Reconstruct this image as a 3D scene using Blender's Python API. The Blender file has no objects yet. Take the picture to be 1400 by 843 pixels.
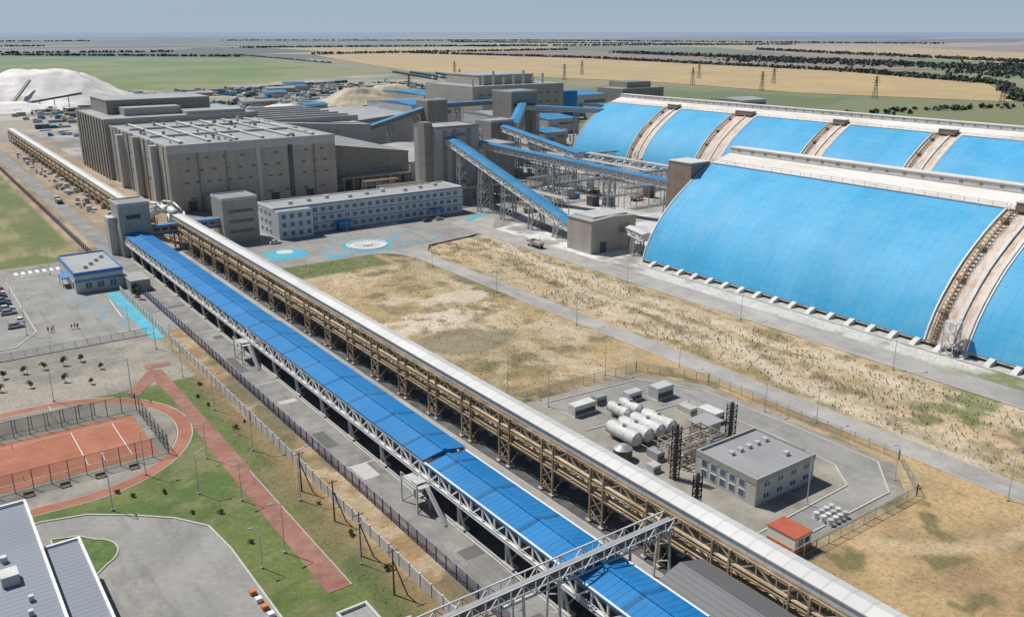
import bpy, math, random
import numpy as np
from mathutils import Vector
random.seed(7); rng=np.random.RandomState(5)
scn=bpy.context.scene
scn.view_settings.view_transform='Standard'
try: scn.view_settings.look='None'
except Exception: pass
scn.view_settings.exposure=0
R=math.radians
# ---------------------------------------------------------------- materials
MATS={}
class NT:
    def __init__(s,name):
        m=bpy.data.materials.new(name); m.use_nodes=True; s.m=m; s.t=m.node_tree
        s.b=s.t.nodes['Principled BSDF']; s.out=s.t.nodes['Material Output']
    def n(s,ty,**k):
        d=s.t.nodes.new(ty)
        for a,v in k.items(): setattr(d,a,v)
        return d
    def l(s,a,b): s.t.links.new(a,b)
    def geo(s):
        if not hasattr(s,'_g'): s._g=s.n('ShaderNodeTexCoord').outputs['Object']
        return s._g
    def xyz(s):
        if not hasattr(s,'_x'):
            s._x=s.n('ShaderNodeSeparateXYZ'); s.l(s.geo(),s._x.inputs[0])
        return s._x.outputs
    def math(s,op,a,b=None,clamp=False):
        d=s.n('ShaderNodeMath',operation=op,use_clamp=clamp)
        for i,v in enumerate((a,b)):
            if v is None: continue
            if hasattr(v,'links'): s.l(v,d.inputs[i])
            else: d.inputs[i].default_value=v
        return d.outputs[0]
    def noise(s,scale,detail=4,rough=.6,stretch=None):
        d=s.n('ShaderNodeTexNoise'); d.inputs['Scale'].default_value=scale; d.inputs['Detail'].default_value=detail; d.inputs['Roughness'].default_value=rough
        if stretch:
            mp=s.n('ShaderNodeMapping'); mp.inputs['Scale'].default_value=stretch; s.l(s.geo(),mp.inputs[0]); s.l(mp.outputs[0],d.inputs['Vector'])
        else: s.l(s.geo(),d.inputs['Vector'])
        return d.outputs['Fac']
    def ramp(s,fac,a,b):
        d=s.n('ShaderNodeMapRange'); s.l(fac,d.inputs[0]); d.inputs[1].default_value=a; d.inputs[2].default_value=b
        return d.outputs[0]
    def mix(s,fac,a,b,mode='MIX'):
        d=s.n('ShaderNodeMix',data_type='RGBA',blend_type=mode)
        if hasattr(fac,'links'): s.l(fac,d.inputs[0])
        else: d.inputs[0].default_value=fac
        for v,i in ((a,6),(b,7)):
            if hasattr(v,'links'): s.l(v,d.inputs[i])
            else: d.inputs[i].default_value=(*v,1)
        return d.outputs[2]
    def scale(s,col,f):
        d=s.n('ShaderNodeVectorMath',operation='SCALE'); s.l(col,d.inputs[0])
        if hasattr(f,'links'): s.l(f,d.inputs['Scale'])
        else: d.inputs['Scale'].default_value=f
        return d.outputs[0]
    def haze(s,col,D=10500.):  # aerial perspective painted into base colour, growing with distance from the origin
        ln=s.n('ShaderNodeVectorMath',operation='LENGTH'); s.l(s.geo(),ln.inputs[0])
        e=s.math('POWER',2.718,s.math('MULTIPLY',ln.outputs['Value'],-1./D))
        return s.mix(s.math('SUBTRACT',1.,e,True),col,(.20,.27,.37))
    def fin(s,col,rough=.8,metal=0.,bump=None,bs=.3):
        if hasattr(col,'links'): s.l(col,s.b.inputs['Base Color'])
        else: s.b.inputs['Base Color'].default_value=(*col,1)
        if hasattr(rough,'links'): s.l(rough,s.b.inputs['Roughness'])
        else: s.b.inputs['Roughness'].default_value=rough
        s.b.inputs['Metallic'].default_value=metal
        if bump is not None:
            d=s.n('ShaderNodeBump'); d.inputs['Strength'].default_value=bs; s.l(bump,d.inputs['Height']); s.l(d.outputs[0],s.b.inputs['Normal'])
        return s.m
def plain(name,c,rough=.75,var=.18,sc=.6,metal=0.,haze=False,c2=None,fine=True,stain=0.):
    t=NT(name); n=t.noise(sc,5)
    v=t.math('ADD',t.math('MULTIPLY',t.ramp(n,.3,.7),2*var),1-var)
    base=t.mix(t.ramp(t.noise(sc*.35,4),.4,.65),c,c2) if c2 else t.mix(0.,c,c)
    col=t.scale(base,v)
    if fine: col=t.scale(col,t.math('ADD',t.math('MULTIPLY',t.noise(sc*9,2),.4),.8))
    if stain:
        col=t.mix(t.math('MULTIPLY',t.ramp(t.noise(.5,6,.7,(.5,.09,1.)),.52,.68),stain),col,[q*.45 for q in c])
        col=t.mix(t.math('MULTIPLY',t.ramp(t.noise(.12,6,.75),.55,.7),stain),col,(.42,.38,.31))
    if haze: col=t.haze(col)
    m=t.fin(col,rough,metal); MATS[name]=m; return m
def clad(name,c,bw=6.,bh=1.2,var=.12,rough=.5,metal=.1,dirt=.22,mort=.82):
    t=NT(name); x=t.xyz(); cb=t.n('ShaderNodeCombineXYZ'); t.l(t.math('ADD',x[0],x[1]),cb.inputs[0]); t.l(x[2],cb.inputs[1])
    br=t.n('ShaderNodeTexBrick'); br.offset=0.; t.l(cb.outputs[0],br.inputs['Vector'])
    br.inputs['Color1'].default_value=(*[v*(1-var) for v in c],1); br.inputs['Color2'].default_value=(*[min(1,v*(1+var)) for v in c],1)
    br.inputs['Mortar'].default_value=(*[v*mort for v in c],1); br.inputs['Scale'].default_value=1.; br.inputs['Mortar Size'].default_value=.05
    br.inputs['Brick Width'].default_value=bw; br.inputs['Row Height'].default_value=bh
    st=t.ramp(t.noise(1.,5,.65,(.35,.35,.05)),.35,.75)
    col=t.scale(br.outputs['Color'],t.math('SUBTRACT',1.,t.math('MULTIPLY',st,dirt)))
    m=t.fin(col,rough,metal); MATS[name]=m; return m
def ribbed(name,c,axis=0,period=1.,line=.75,var=.12,rough=.45,metal=.1,c2=None,cross=None,dust=0.,dustc=(.5,.5,.48),seamw=.12,spec=.5):
    t=NT(name); x=t.xyz()
    fr=t.math('FRACT',t.math('DIVIDE',x[axis],period)); ln=t.math('LESS_THAN',fr,seamw)
    f=t.math('SUBTRACT',1.,t.math('MULTIPLY',ln,1-line))
    if cross:
        ax2,p2,l2=cross; fr2=t.math('FRACT',t.math('DIVIDE',x[ax2],p2)); f=t.math('MULTIPLY',f,t.math('SUBTRACT',1.,t.math('MULTIPLY',t.math('LESS_THAN',fr2,.08),1-l2)))
    wn=t.n('ShaderNodeTexWhiteNoise',noise_dimensions='1D'); t.l(t.math('FLOOR',t.math('DIVIDE',x[axis],period*4)),wn.inputs['W'])
    f=t.math('MULTIPLY',f,t.math('ADD',t.math('MULTIPLY',wn.outputs['Value'],.10),.95))
    base=t.mix(t.ramp(t.noise(.06,5),.35,.7),c,c2 if c2 else [v*(1-var) for v in c])
    col=t.scale(base,f)
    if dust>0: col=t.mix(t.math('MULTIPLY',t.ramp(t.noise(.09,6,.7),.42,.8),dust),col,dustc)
    t.b.inputs['Specular IOR Level'].default_value=spec
    m=t.fin(col,rough,metal); MATS[name]=m; return m
def streak(name,c,rust,amt=.7,rough=.8,sx=(.3,.3,.3),lo=.45,hi=.7):
    t=NT(name); n=t.ramp(t.noise(1.,6,.7,sx),lo,hi)
    m=t.fin(t.scale(t.mix(t.math('MULTIPLY',n,amt),c,rust),t.math('ADD',t.math('MULTIPLY',t.noise(2.,3),.5),.75)),rough); MATS[name]=m; return m
def meshmat(name,c,op=.4):
    t=NT(name); t.b.inputs['Base Color'].default_value=(*c,1); t.b.inputs['Roughness'].default_value=.6; t.b.inputs['Alpha'].default_value=op; MATS[name]=t.m
plain('asphalt',(.215,.21,.20),.9,.2,.25,c2=(.27,.26,.245),stain=.6)
plain('asphalt_lot',(.245,.24,.225),.9,.16,.1,c2=(.29,.28,.26),stain=.45)
plain('asphalt_new',(.12,.118,.115),.9,.16,.3)
plain('concrete_road',(.38,.365,.335),.9,.16,.12,c2=(.30,.285,.26),stain=.45)
plain('gravel_dark',(.07,.07,.073),.95,.35,.5,c2=(.115,.11,.105),stain=.3)
plain('gravel_grey',(.23,.215,.19),.95,.25,.15,c2=(.31,.285,.24),stain=.3)
plain('kerb',(.46,.45,.42),.9,.12,1)
plain('paint',(.60,.60,.57),.7,.3,1.5)
plain('cyan_paint',(.05,.34,.46),.6,.2,.5,c2=(.09,.40,.50))
plain('court',(.34,.125,.07),.9,.16,.2,c2=(.40,.165,.10),stain=.15)
plain('track',(.30,.12,.075),.9,.14,.3,c2=(.36,.16,.105))
plain('redpath',(.25,.12,.085),.9,.2,.5,c2=(.31,.16,.12),stain=.2)
plain('white',(.72,.72,.70),.6,.08,.5)
plain('offwhite',(.56,.56,.54),.7,.15,.5)
plain('steel',(.34,.35,.36),.5,.15,.8,.2)
plain('steel_dark',(.10,.10,.105),.6,.2,.8,.2)
plain('galv',(.52,.53,.54),.45,.12,.8,.2)
plain('brown_steel',(.30,.22,.14),.7,.3,.4,c2=(.42,.33,.22))
plain('pipe_tan',(.55,.45,.30),.6,.25,.3,c2=(.40,.28,.16))
plain('black',(.03,.03,.033),.7,.2,1)
plain('glass',(.06,.075,.09),.15,.1,.5)
plain('glass_soft',(.15,.155,.16),.25,.2,.3)
plain('glass_blue',(.08,.13,.19),.15,.1,.5)
plain('concrete',(.42,.41,.38),.9,.2,.4)
plain('rubber',(.02,.02,.02),.9,.1,1)
plain('bark',(.12,.085,.06),.9,.2,2)
plain('leaf',(.07,.115,.03),.8,.35,.9,c2=(.10,.14,.045))
plain('drygrass',(.42,.34,.17),.9,.3,.3,c2=(.30,.28,.12))
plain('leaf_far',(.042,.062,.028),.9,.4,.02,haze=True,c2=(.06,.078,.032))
plain('salt',(.76,.74,.715),.9,.10,.03,c2=(.62,.58,.55))
plain('sandpile',(.50,.43,.32),.9,.15,.04,c2=(.42,.36,.26))
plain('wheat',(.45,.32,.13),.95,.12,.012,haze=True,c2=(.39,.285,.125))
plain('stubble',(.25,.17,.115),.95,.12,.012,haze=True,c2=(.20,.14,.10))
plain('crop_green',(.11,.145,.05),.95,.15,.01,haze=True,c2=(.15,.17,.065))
plain('rail_blue',(.015,.05,.15),.5,.3,.3); plain('wagon_teal',(.02,.14,.20),.5,.3,.3)
plain('orange',(.55,.16,.04),.6,.1,1); plain('red_roof',(.42,.10,.05),.6,.15,1)
plain('car_white',(.75,.75,.75),.25,.03,1); plain('car_dark',(.04,.045,.06),.25,.05,1); plain('car_silver',(.42,.44,.46),.25,.05,1,.5); plain('car_red',(.35,.03,.03),.25,.05,1)
clad('clad_main',(.43,.395,.345),12,1.5,.05)
clad('clad_dark',(.27,.255,.23),12,1.2,.06)
clad('clad_grey',(.40,.40,.385),8,1.0,.05)
clad('clad_light',(.52,.525,.51),8,1.2,.05,dirt=.15)
clad('clad_office',(.55,.59,.63),6,1.2,.04,.6,0.,.12)
clad('clad_blueband',(.04,.23,.50),3,1.,.08,.5,0.,.1)
clad('clad_brown',(.30,.225,.185),3,1.,.12)
ribbed('roof_grey',(.34,.34,.335),0,1.5,.88,c2=(.25,.25,.245),dust=.5,dustc=(.42,.41,.385))
ribbed('roof_light',(.43,.43,.42),0,1.5,.88,c2=(.34,.34,.33),dust=.45,dustc=(.30,.28,.25))
ribbed('roof_dark',(.15,.155,.16),0,.9,.6,rough=.5)
ribbed('roof_bluegrey',(.21,.24,.28),1,1.0,.6,rough=.5)
ribbed('roof_blue',(.006,.175,.45),1,1.15,.6,rough=.45,c2=(.008,.20,.50),cross=(1,11.5,.55),dust=.2,dustc=(.16,.34,.5))
ribbed('roof_bluef',(.03,.24,.48),1,2.,.8,rough=.5,dust=.35,dustc=(.3,.42,.5))
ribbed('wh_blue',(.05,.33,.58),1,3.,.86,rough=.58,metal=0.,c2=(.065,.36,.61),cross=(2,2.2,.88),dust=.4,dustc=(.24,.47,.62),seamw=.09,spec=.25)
ribbed('gal_white',(.64,.64,.62),1,3.,.85,rough=.5,c2=(.56,.56,.54),dust=.35,dustc=(.46,.42,.36))
streak('ridge_white',(.68,.66,.62),(.42,.31,.23),.55,sx=(.15,.04,.15))
streak('rust_gap',(.60,.54,.47),(.36,.19,.11),.75,sx=(.25,.6,.25),lo=.42,hi=.68)
streak('conc_wall',(.52,.51,.47),(.30,.27,.22),.6,sx=(.3,.3,.1))
meshmat('mesh_blue',(.02,.045,.16),.5); meshmat('mesh_grey',(.18,.2,.2),.2); meshmat('mesh_green',(.06,.12,.09),.25)
# ---------------------------------------------------------------- mesh builder
class Ob:
    def __init__(s,name): s.name=name; s.p={}
    def _g(s,part,mat): return s.p.setdefault((part,mat),([],[]))
    def add(s,part,mat,vs,fs):
        V,F=s._g(part,mat); k=len(V); V.extend(vs); F.extend([tuple(i+k for i in f) for f in fs])
    def box(s,part,mat,x0,x1,y0,y1,z0,z1):
        s.add(part,mat,[(x0,y0,z0),(x1,y0,z0),(x1,y1,z0),(x0,y1,z0),(x0,y0,z1),(x1,y0,z1),(x1,y1,z1),(x0,y1,z1)],
              [(0,3,2,1),(4,5,6,7),(0,1,5,4),(1,2,6,5),(2,3,7,6),(3,0,4,7)])
    def beam(s,part,mat,p,q,w=.2,h=None):
        p=Vector(p);q=Vector(q);d=(q-p)
        if d.length<1e-6: return
        d.normalize(); up=Vector((0,0,1)) if abs(d.z)<.95 else Vector((1,0,0))
        a=d.cross(up).normalized(); b=a.cross(d).normalized(); h=h or w; a*=w/2; b*=h/2
        s.add(part,mat,[tuple(v) for v in (p-a-b,p+a-b,p+a+b,p-a+b,q-a-b,q+a-b,q+a+b,q-a+b)],
              [(0,3,2,1),(4,5,6,7),(0,1,5,4),(1,2,6,5),(2,3,7,6),(3,0,4,7)])
    def cyl(s,part,mat,p,q,r,n=8,r2=None,cap=True):
        p=Vector(p);q=Vector(q);d=(q-p).normalized(); up=Vector((0,0,1)) if abs(d.z)<.95 else Vector((1,0,0))
        a=d.cross(up).normalized(); b=a.cross(d).normalized(); r2=r if r2 is None else r2
        vs=[];
        for c,rr in ((p,r),(q,r2)):
            for i in range(n):
                t=2*math.pi*i/n; vs.append(tuple(c+a*(rr*math.cos(t))+b*(rr*math.sin(t))))
        fs=[(i,(i+1)%n,n+(i+1)%n,n+i) for i in range(n)]
        if cap: fs+= [tuple(range(n-1,-1,-1)),tuple(range(n,2*n))]
        s.add(part,mat,vs,fs)
    def poly(s,part,mat,pts,z):
        a=sum(pts[i][0]*pts[(i+1)%len(pts)][1]-pts[(i+1)%len(pts)][0]*pts[i][1] for i in range(len(pts)))
        if a<0: pts=pts[::-1]
        s.add(part,mat,[(x,y,z) for x,y in pts],[tuple(range(len(pts)))])
    def quad(s,part,mat,*v): s.add(part,mat,list(v),[tuple(range(len(v)))])
    def done(s,loc=None,rot=0,smooth=()):
        items=list(s.p.items()); parent=None; single=len({k[0] for k,_ in items})==1
        byp={}
        for (pn,mn),(V,F) in items: byp.setdefault(pn,[]).append((mn,V,F))
        objs=[]
        for pn,lst in byp.items():
            me=bpy.data.meshes.new(s.name+'_'+pn); VV=[];FF=[];MI=[]
            for mi,(mn,V,F) in enumerate(lst):
                k=len(VV); VV+=V; FF+=[tuple(i+k for i in f) for f in F]; MI+=[mi]*len(F); me.materials.append(MATS[mn])
            me.from_pydata(VV,[],FF); me.polygons.foreach_set('material_index',MI)
            if pn in smooth: me.polygons.foreach_set('use_smooth',[True]*len(FF))
            me.update()
            o=bpy.data.objects.new(s.name if single else pn,me); scn.collection.objects.link(o); objs.append(o)
        if not single:
            parent=bpy.data.objects.new(s.name,None); scn.collection.objects.link(parent); parent.empty_display_size=.5
            for o in objs: o.parent=parent
        top=parent or objs[0]
        if loc: top.location=loc
        top.rotation_euler[2]=rot
        return top
def clone(top,loc,rot=0,sc=1.):
    n=bpy.data.objects.new(top.name.split('.')[0],top.data); scn.collection.objects.link(n); n.location=loc; n.rotation_euler[2]=rot; n.scale=(sc,)*3
    for c in top.children:
        k=bpy.data.objects.new(c.name.split('.')[0],c.data); scn.collection.objects.link(k); k.parent=n
    return n
def sheet(name,mat,pts,z):
    o=Ob(name); o.poly('s',mat,pts,z); return o.done()
def rect(x0,x1,y0,y1): return [(x0,y0),(x1,y0),(x1,y1),(x0,y1)]
def strip(pts,w):
    L=[];Rr=[]
    for i,p in enumerate(pts):
        a=pts[max(0,i-1)]; b=pts[min(len(pts)-1,i+1)]; dx,dy=b[0]-a[0],b[1]-a[1]; l=math.hypot(dx,dy); nx,ny=-dy/l,dx/l
        L.append((p[0]+nx*w/2,p[1]+ny*w/2)); Rr.append((p[0]-nx*w/2,p[1]-ny*w/2))
    return L,Rr
def ribbon(o,part,mat,pts,w,z):
    L,Rr=strip(pts,w); n=len(pts)
    o.add(part,mat,[(x,y,z) for x,y in L]+[(x,y,z) for x,y in Rr],[(n+i,n+i+1,i+1,i) for i in range(n-1)])
def arc(cx,cy,r,a0,a1,n=20,ry=None):
    ry=ry or r
    return [(cx+r*math.cos(R(a0+(a1-a0)*i/n)),cy+ry*math.sin(R(a0+(a1-a0)*i/n))) for i in range(n+1)]
# ---------------------------------------------------------------- ground
def vnoise(X,Y,s,seed):
    r=np.random.RandomState(seed).rand(256,256); x=X/s+1000; y=Y/s+1000
    xi=np.floor(x).astype(int); yi=np.floor(y).astype(int); fx=x-xi; fy=y-yi; fx=fx*fx*(3-2*fx); fy=fy*fy*(3-2*fy)
    g=lambda i,j:r[i%256,j%256]
    return (g(xi,yi)*(1-fx)+g(xi+1,yi)*fx)*(1-fy)+(g(xi,yi+1)*(1-fx)+g(xi+1,yi+1)*fx)*fy
def fbm(X,Y,s,seed,o=4):
    v=0;a=1;t=0
    for k in range(o): v=v+a*vnoise(X,Y,s/2**k,seed+k); t+=a; a*=.55
    return v/t
def ss(v,a,b): 
    t=np.clip((v-a)/(b-a),0,1); return t*t*(3-2*t)
xs=np.concatenate([[-40000,-15000,-6000,-3000,-1500,-700,-300,-150,-90],np.arange(-60,92,1.6),np.arange(93,222,.8),[225,230,235,242],np.arange(250,520,12),np.arange(540,3000,45),[3500,4500,6500,10000,16000,26000,45000]])
ys=np.concatenate([[-2000,-500,-100,0,20],np.arange(40,300,.95),np.arange(301,360,2.),np.arange(364,1250,12),np.arange(1260,3400,45),[4000,5000,7000,10000,16000,26000,45000]])
X,Y=np.meshgrid(xs,ys,indexing='ij')
def C(*c): return np.array(c)[None,None,:]
def mixc(col,c,m): 
    m=np.clip(m,0,1)[...,None]; return col*(1-m)+c*m
n1=fbm(X,Y,40,1,6); n2=fbm(X,Y,12,11,5); n3=fbm(X,Y,4,21,3); n4=fbm(X,Y,120,31,4); n5=fbm(X,Y,22,61,6); n6=fbm(X*1.0,Y*.28,7,91,5); wob=(n1-.5)*6
def inr(x0,x1,y0,y1,s=1.5,w=0.):
    xx=X+wob*w; yy=Y+(n2-.5)*8*w
    return ss(xx,x0-s,x0+s)*(1-ss(xx,x1-s,x1+s))*ss(yy,y0-s,y0+s)*(1-ss(yy,y1-s,y1+s))
def track(pts,w,soft=1.2,wig=5.):
    m=np.zeros(X.shape); XX=X+(n5-.5)*wig; YY=Y+(n2-.5)*wig
    for (ax,ay),(bx,by) in zip(pts,pts[1:]):
        dx,dy=bx-ax,by-ay; u=np.clip(((XX-ax)*dx+(YY-ay)*dy)/(dx*dx+dy*dy),0,1); d=np.hypot(XX-ax-u*dx,YY-ay-u*dy); m=np.maximum(m,1-ss(d,w-soft,w+soft))
    return m
col=np.zeros(X.shape+(3,))+C(.26,.22,.12)
col=mixc(col,C(.19,.20,.085),ss(n4,.45,.6))
f=inr(93,156,40,292,2,.3)
dry=mixc(mixc(np.zeros_like(col)+C(.37,.275,.14),C(.23,.18,.08),ss(n1*.5+n2*.5,.43,.58)),C(.50,.40,.26),ss(n5,.53,.62)*ss(n3*.5+n2*.5,.38,.55))
dry=mixc(dry,C(.15,.155,.055),ss(n1*.6+n3*.4,.50,.6)*ss(Y,140,220)*.6)
dry=mixc(dry,C(.14,.115,.06),ss(n2*.5+n3*.5,.54,.63)*.6)
dry=mixc(dry,C(.48,.375,.24),(1-ss(n3,.28,.40))*.6)
dry=mixc(dry,C(.48,.39,.265),track([(154,92),(140,130),(132,160),(130,200),(140,240),(150,270)],2.2)*.5)
dry=mixc(dry,C(.46,.37,.25),track([(100,150),(120,170),(130,200),(125,240),(110,270)],1.3)*.45)
col=mixc(col,dry,f)
f=inr(160,205,-50,330,2,.3)
pale=mixc(mixc(np.zeros_like(col)+C(.47,.355,.215),C(.34,.245,.13),ss(n1*.4+n6*.6,.43,.57)),C(.21,.175,.08),ss(n2*.4+n3*.6,.47,.58)*.75)
pale=mixc(pale,C(.54,.45,.325),ss(n6,.52,.62)*.5)
yt=X-187+(n1-.5)*14
pale=mixc(pale,C(.54,.46,.34),ss(np.abs(yt),3.,1.)*.85*ss(n3,.2,.45))
pale=mixc(pale,C(.19,.14,.08),ss(np.abs(X-176+(n2-.5)*10),4,0)*ss(n3,.3,.55)*.85)
pale=mixc(pale,C(.20,.15,.085),ss(np.abs(X-193+(n2-.5)*4),2.2,0)*ss(n3,.35,.55)*.7)
pale=mixc(pale,C(.54,.45,.33),track([(161,70),(168,120),(180,160),(176,200),(190,250),(196,290)],2.,1.,8)*.8)
pale=mixc(pale,C(.54,.45,.33),track([(161,170),(172,150),(190,110),(196,70)],1.6,1.,6)*.7)
col=mixc(col,pale,f)
f=inr(96,156,30,70,2,.4)+inr(150,156,60,150,1,.2); od=mixc(np.zeros_like(col)+C(.44,.31,.155),C(.31,.215,.11),ss(n2*.5+n5*.5,.43,.58)); od=mixc(od,C(.12,.12,.045),ss(n3*.6+n2*.4,.58,.65)*.75); od=mixc(od,C(.50,.39,.24),track([(120,66),(135,55),(156,50)],2.)*.6); col=mixc(col,od,f)
for (px,py,rx,ry,a) in ((128,208,19,9,1.3),(139,222,12,6,.8),(116,204,8,5,.7),(172,150,8,40,.35),(168,90,7,25,.35),(112,185,8,8,.45),(145,178,6,12,.4),(120,232,9,4,.5),(148,240,4,14,.4)):
    d=((X-px)/rx)**2+((Y-py)/ry)**2+(n2-.5)*3+(n3-.5)*2.; col=mixc(col,C(.55,.475,.36),ss(d,1,.4)*a)
d=((X-121)/15)**2+((Y-188)/10)**2+(n2-.5)*2.; col=mixc(col,C(.14,.125,.075),ss(d,1.1,.5)*.65)
f=inr(103,143,272,289,1.5,.3); col=mixc(col,mixc(np.zeros_like(col)+C(.10,.14,.035),C(.2,.18,.08),ss(n3,.5,.7)),f*.9)
f=inr(172,198,66,96,4,1.6)*ss(n3*.6+n2*.4,.52,.6); col=mixc(col,C(.13,.165,.045),f*.75)
lawn=mixc(np.zeros_like(col)+C(.08,.13,.025),C(.125,.155,.04),ss(n2,.43,.6)); lawn=mixc(lawn,C(.22,.20,.10),ss(n1*.5+n3*.5,.53,.65)*.6)
col=mixc(col,lawn,inr(-90,47.5,30,215,.5))
slope=mixc(mixc(np.zeros_like(col)+C(.18,.15,.065),C(.085,.11,.03),ss(n2,.47,.62)),C(.27,.175,.09),ss(X+(n2-.5)*5,50,54)*.75)
col=mixc(col,slope,inr(47.2,55,30,220,.4)); col=mixc(col,lawn,inr(46.6,50,150,214,.8,.1)*.8)
gv=mixc(np.zeros_like(col)+C(.24,.22,.19),C(.32,.29,.24),ss(n2,.4,.6)); col=mixc(col,gv,inr(-60,53,205,243,.5))
br=mixc(np.zeros_like(col)+C(.30,.195,.10),C(.40,.305,.19),ss(n3,.4,.6)); br=mixc(br,C(.16,.13,.07),ss(n2,.5,.65)); col=mixc(col,br,inr(54.8,62,20,300,.4)+inr(54,62,336,900,.8))
col=mixc(col,mixc(np.zeros_like(col)+C(.12,.15,.04),C(.28,.24,.12),ss(n2,.49,.66)),inr(-150,54,345,900,1))
ap=mixc(mixc(np.zeros_like(col)+C(.27,.255,.23),C(.40,.38,.345),ss(n1,.4,.6)),C(.20,.18,.155),ss(n2,.5,.65))
col=mixc(col,ap,inr(93,212,292,800,1.5)+inr(205,480,150,900,8,1.)+inr(60,300,700,1000,20,2.))
pk=mixc(mixc(np.zeros_like(col)+C(.38,.28,.19),C(.27,.205,.145),ss(n2,.4,.6)),C(.16,.16,.07),ss(n1,.55,.65)*.6); col=mixc(col,pk,inr(70,104,300,760,1))
col=mixc(col,C(.64,.63,.60),inr(205,221,-50,300,2,.3)*ss(n2,.3,.55)*.75+inr(205,290,222,330,8,1.)*ss(n2,.42,.58)*.85)
gm=mixc(np.zeros_like(col)+C(.13,.195,.04),C(.22,.23,.075),ss(fbm(X,Y,150,51),.4,.6))
def poly_mask(P):
    m=np.zeros(X.shape,bool); j=len(P)-1
    for i in range(len(P)):
        xi,yi=P[i]; xj,yj=P[j]
        if yi!=yj: m^=((yi>Y)!=(yj>Y))&(X<(xj-xi)*(Y-yi)/(yj-yi)+xi)
        j=i
    return m.astype(float)
yard=mixc(mixc(np.zeros_like(col)+C(.33,.29,.22),C(.20,.185,.12),ss(fbm(X,Y,90,71),.42,.58)),C(.42,.39,.33),ss(fbm(X,Y,60,81),.55,.65))
col=mixc(col,yard,poly_mask([(60,800),(60,1330),(420,1330),(700,1500),(820,1560),(800,1100),(480,800)])*.9)
col=mixc(col,gm,poly_mask([(-2500,1330),(140,1330),(420,1320),(620,1500),(809,1560),(990,2849),(387,3494),(-3000,3400)]))
col=mixc(col,C(.16,.18,.065),poly_mask([(480,900),(1000,1050),(1100,500),(1500,300),(900,-200),(480,0)])*.85)
col=mixc(col,C(.10,.14,.04),poly_mask([(620,900),(900,1000),(1000,650),(760,560)])*.7)
Z=np.full(X.shape,-.02); Z-= (.3*n2*inr(96,153,150,286,3)) ; Z-=1.1*(n2)*inr(163,194,0,300,3)
nx,ny=X.shape
me=bpy.data.meshes.new('ground')
V=np.stack([X,Y,Z],-1).reshape(-1,3)
idx=np.arange(nx*ny).reshape(nx,ny); Fq=np.stack([idx[:-1,:-1],idx[1:,:-1],idx[1:,1:],idx[:-1,1:]],-1).reshape(-1,4)
me.from_pydata(V.tolist(),[],Fq.tolist()); me.polygons.foreach_set('use_smooth',[True]*len(me.polygons))
ca=me.color_attributes.new('Col','FLOAT_COLOR','POINT'); buf=np.ones((nx*ny,4),np.float32); buf[:,:3]=col.reshape(-1,3); ca.data.foreach_set('color',buf.ravel())
t=NT('ground'); at=t.n('ShaderNodeAttribute',attribute_name='Col').outputs['Color']
c1=t.scale(at,t.math('ADD',t.math('MULTIPLY',t.ramp(t.noise(1.1,6,.85),.32,.68),.7),.62))
c1=t.scale(c1,t.math('ADD',t.math('MULTIPLY',t.ramp(t.noise(.18,6,.75),.3,.7),.4),.80))
c1=t.mix(t.math('MULTIPLY',t.ramp(t.noise(.6,7,.9),.55,.61),.42),c1,(.12,.11,.055))
mp=t.n('ShaderNodeMapping'); mp.inputs['Scale'].default_value=(1/3600.,1/1000.,0); mp.inputs['Rotation'].default_value=(0,0,R(36)); t.l(t.geo(),mp.inputs[0])
vo=t.n('ShaderNodeTexVoronoi',distance='CHEBYCHEV'); vo.inputs['Scale'].default_value=1.; vo.inputs['Randomness'].default_value=.9; t.l(mp.outputs[0],vo.inputs['Vector'])
cr=t.n('ShaderNodeValToRGB'); cr.color_ramp.interpolation='CONSTANT'; sp=t.n('ShaderNodeSeparateColor'); t.l(vo.outputs['Color'],sp.inputs[0]); t.l(sp.outputs[0],cr.inputs[0])
cols=[(.10,.12,.05),(.36,.27,.13),(.10,.07,.055),(.15,.18,.06),(.44,.33,.17),(.07,.095,.04),(.26,.19,.12),(.15,.10,.08)]
e=cr.color_ramp.elements
e[0].color=(*cols[0],1); e[1].position=1/8; e[1].color=(*cols[1],1)
for i in range(2,8): q=e.new(i/8); q.color=(*cols[i],1)
x=t.xyz()
far=t.math('GREATER_THAN',t.math('ADD',x[1],t.math('MULTIPLY',x[0],1.1)),3760.)
fc=t.scale(cr.outputs[0],t.math('ADD',t.math('MULTIPLY',t.noise(.004,5),.5),.75))
c2=t.mix(far,c1,fc)
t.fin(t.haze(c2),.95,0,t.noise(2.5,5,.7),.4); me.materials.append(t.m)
g=bpy.data.objects.new('ground',me); scn.collection.objects.link(g)
sheet('wheat_field','wheat',[(1250,2873),(912,1622),(1043,1040),(1017,740),(1090,504),(1435,708),(1631,1104),(1782,2090),(1659,2947)],.4)
sheet('stubble_field','stubble',[(1830,1900),(1700,1150),(1900,1000),(2600,1900),(2500,3000),(1850,2950)],.5)
sheet('stubble_field','stubble',[(1000,3700),(-2500,4600),(-2500,5400),(1400,4600)],.5)
sheet('wheat_field','wheat',[(2700,1700),(2200,800),(2900,700),(4200,2500),(3600,3000)],.5)
sheet('crop_field','crop_green',[(2650,2000),(3500,3100),(3200,3900),(2500,3200)],.5)
sheet('wheat_field','wheat',[(1500,3100),(2450,3100),(2600,4000),(1600,4300)],.5)
sheet('crop_field','crop_green',[(1650,4400),(2700,4100),(3100,5200),(1800,5600)],.5)
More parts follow.
